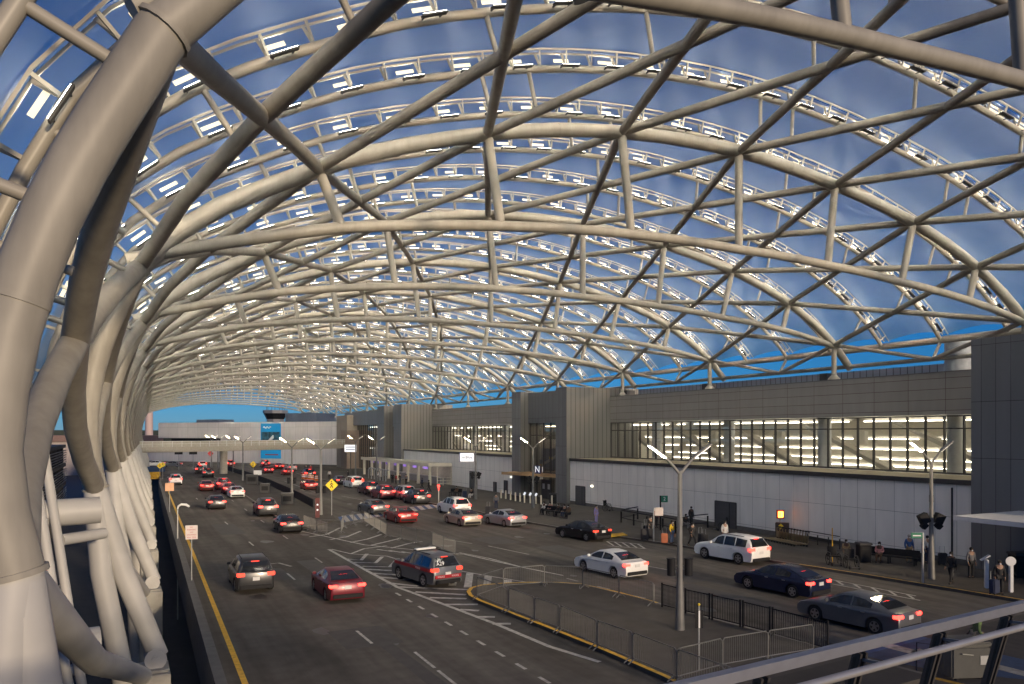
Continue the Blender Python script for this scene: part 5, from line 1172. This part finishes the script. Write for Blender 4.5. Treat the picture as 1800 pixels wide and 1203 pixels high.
for a in [
 ('sit', 1546, 988, 120, 'pink', 'brown', 'person in a pink striped top sitting on the long bench by the litter bin', None, 1), ('stand', 1598, 989, 150, 'blue', 'khaki', 'person in a blue pullover and khaki trousers standing by the bench end', None, 0, .15, 1.02, HA2), ('stand', 1630, 990, 170, 'white', 'navy', 'person in a pale floral shirt standing behind the lamp post', None, 0),
 ('stand', 1707, 1016, 160, 'grey', 'black', 'person in a grey top with a white mask standing where the wall meets the tower', None, 0), ('stand', 1757, 1045, 140, 'black', 'black', 'person in black holding papers beside a dark blue suitcase', None, 0), ('walk', 1672, 1026, 100, 'black', 'black', 'person in dark clothes with pale shoes walking near the kerb', None, 1),
 ('stand', 1181, 956, 200, 'yellow', 'jean', 'person in a yellow top and jeans holding a handbag', None, 1), ('stand', 1143, 946, 190, 'black', 'black', 'person in a black coat behind large suitcases at the kerb', None, 0), ('walk', 1217, 961, 180, 'black', 'black', 'person in black walking with two suitcases', None, 0), ('stand', 1274, 957, 170, 'white', 'white', 'person in white standing behind the large white off roader', None, 0),
 ('stand', 1048, 921, 200, 'lav', 'lav', 'person in lavender clothes standing near the kerb behind the black saloon', None, 0), ('stand', 872, 896, 150, 'grey', 'navy', 'person in a grey jacket behind the silver saloon', None, 0), ('stand', 1215, 925, 180, 'black', 'black', 'person in black standing inside the queue rails', None, 1), ('sit', 1205, 930, 180, 'black', 'grey', 'person sitting inside the queue rails by the lamp post', None, 1), ('stand', 1153, 928, 180, 'red', 'black', 'person with a red top behind the queue rail', None, 1),
 ('sit', 829, 876, 120, 'black', 'white', 'person in a black top and white trousers sitting beside a blue suitcase', None, 0), ('sit', 803, 872, 120, 'brown', 'black', 'person in brown sitting on the small bench by the shelter', None, 1), ('sit', 1487, 983, 150, 'khaki', 'khaki', 'person in khaki slumped between the two wheelchairs', None, 1),
 ('walk', 579, 844, 170, 'white', 'black', 'person with a white top standing by the dark hatchback ahead of the van', None, 0), ('walk', 742, 861, 100, 'navy', 'black', 'person in navy walking in front of the shelter', None, 1), ('walk', 754, 866, 80, 'black', 'black', 'person in black walking beyond the kerb beacon', None, 1), ('stand', 714, 853, 150, 'grey', 'black', 'person in grey at the shelter behind the pale off roader', None, 0), ('stand', 696, 852, 100, 'red', 'black', 'person in red queueing at the shelter', None, 0), ('stand', 703, 851, 200, 'black', 'navy', 'person in black queueing beside the one in red', None, 0), ('stand', 690, 850, 160, 'black', 'black', 'person in black at the far end of the shelter queue', None, 1), ('stand', 664, 846, 150, 'white', 'grey', 'person in white by the hoop bollards', None, 0), ('walk', 612, 845, 120, 'black', 'black', 'person in black beside the white van', None, 1), ('stand', 538, 832, 170, 'black', 'navy', 'person in black in the group beyond the black off roader', None, 0), ('stand', 546, 832, 160, 'red', 'black', 'person in red in the group beyond the black off roader', None, 0)]:
    person(*a)
for px, py, top, bot, d, lb in [(957, 904, 'white', 'black', 1, 'person in white at the near end of the bench before the entrance tower'), (968, 905, 'pink', 'black', 0, 'person in pink sitting on the bench before the entrance tower'), (982, 908, 'black', 'black', 1, 'person in black sitting in the middle of the entrance bench'), (993, 910, 'black', 'navy', 0, 'person in a dark coat sitting at the right of the entrance bench'), (1000, 911, 'brown', 'black', 1, 'person in brown sitting at the end of the entrance bench')]:
    person('sit', px, py, 110, top, bot, lb, 'people sitting before the entrance', d)
person('walk', 1717, 1158, 60, 'green', 'cream', 'person in a green top and cream trousers seen through the balustrade glass', None, 1)

# ================================================================ NEAR BALUSTRADE
bal = thing('balustrade', 'steel and glass balustrade crossing the lower right corner in front of the road', 'balustrade', (0, 0, 0))
def atz(px, py, z): return G(px, py, z)
ZR = 6.7
a0, a1 = atz(1340, 1166, ZR), atz(1771, 1064, ZR); dv = (a1 - a0).normalized(); pitch = (a1 - a0).length / 3; nv = Vector((dv.y, -dv.x, 0))
nv = nv if nv.dot(Vector((0, 0, 0)) - a0) > 0 else -nv                     # towards the terrace side
e0, e1 = a0 - dv * 6.5, a1 + dv * 4
m = MB(); m.bar(e0 + Vector((0, 0, -.03)), e1 + Vector((0, 0, -.03)), .075, .06); m.bar(e0 + Vector((0, 0, -.07)), e1 + Vector((0, 0, -.07)), .04, .03); m.build('top_rail', mat('rail_satin', (.36, .36, .39), .38, .7, var=.06, scale=10), bal)
m = MB(); m.tube([e0 + nv * .22 + Vector((0, 0, -.13)), e1 + nv * .22 + Vector((0, 0, -.13))], .03, 10); m.build('hand_rail', STAIN, bal, 50)
POSTM = mat('post_bronze', (.11, .1, .09), .38, .6, var=.12, scale=8)
for i in range(-4, 6):
    p = a0 + dv * pitch * i; q = p - nv * .3; m = MB()
    for o_ in (-.035, .035): m.bar(p + dv * o_ + Vector((0, 0, -.09)), q + dv * o_ + Vector((0, 0, -1.25)), .022, .075)
    m.build('post', POSTM, bal); m = MB()
    m.bar(p + nv * .02 + Vector((0, 0, -.15)), p + nv * .24 + Vector((0, 0, -.13)), .02, .02); m.build('fitting', STAIN, bal)
m = MB(); A, B = e0 + Vector((0, 0, -.12)), e1 + Vector((0, 0, -.12)); m.add([A + nv * .0, B + nv * .0, B - nv * .26 + Vector((0, 0, -1.1)), A - nv * .26 + Vector((0, 0, -1.1))], [(0, 1, 2, 3)]); m.build('glass_panel', RAILGL, bal)
t = thing('terrace_edge', 'grey terrace floor edge below the balustrade', 'terrace', (0, 0, 0)); m = MB(); A, B = e0 - nv * .3, e1 - nv * .3; m.prism([A, B, B + nv * 3.7, A + nv * 3.7], 5.15, 5.42); m.build('slab', mat('terrace_concrete', (.2, .19, .18), .8, var=.1), t)
# things under the balustrade
t = thing('storage_bin', 'grey wheeled storage bin with a white label below the balustrade', 'bin', G(1690, 1190), R(-20)); m = MB(); m.bb(-.7, .7, -.5, .5, .1, 1.15); m.build('case', mat('bin_grey', (.1, .1, .095), .6), t, None, .05); m = MB(); m.bb(-.74, .74, -.54, .54, 1.15, 1.3); m.build('lid', mat('bin_lid', (.13, .13, .12), .6), t, None, .05); m = MB(); m.box((.45, -.51, .7), (.3, .02, .3)); m.build('label', PLATE, t); m = MB(); m.bar((-.4, -.57, .95), (0, -.57, .9), .03, .03); m.build('handle', GALV, t)
for q in range(2): m = MB(); m.tube([(-.5 + q, -.35, .1), (-.45 + q, -.35, .1)], .1, 10); m.build('wheel', RUBBER, t)
t = thing('a_frame_barrier', 'dark blue folding frame standing on the blue crossing', 'barrier', G(1628, 1184), R(-60)); m = MB(); m.tube([(-.3, 0, 0), (-.3, .1, 1.0), (.3, .1, 1.0), (.3, 0, 0)], .025, 6); m.build('frame', PC['navy'], t); m = MB(); m.tube([(-.3, .05, .6), (.3, .05, .6)], .02, 6); m.build('cross_bar', PC['navy'], t)
finish_protos()
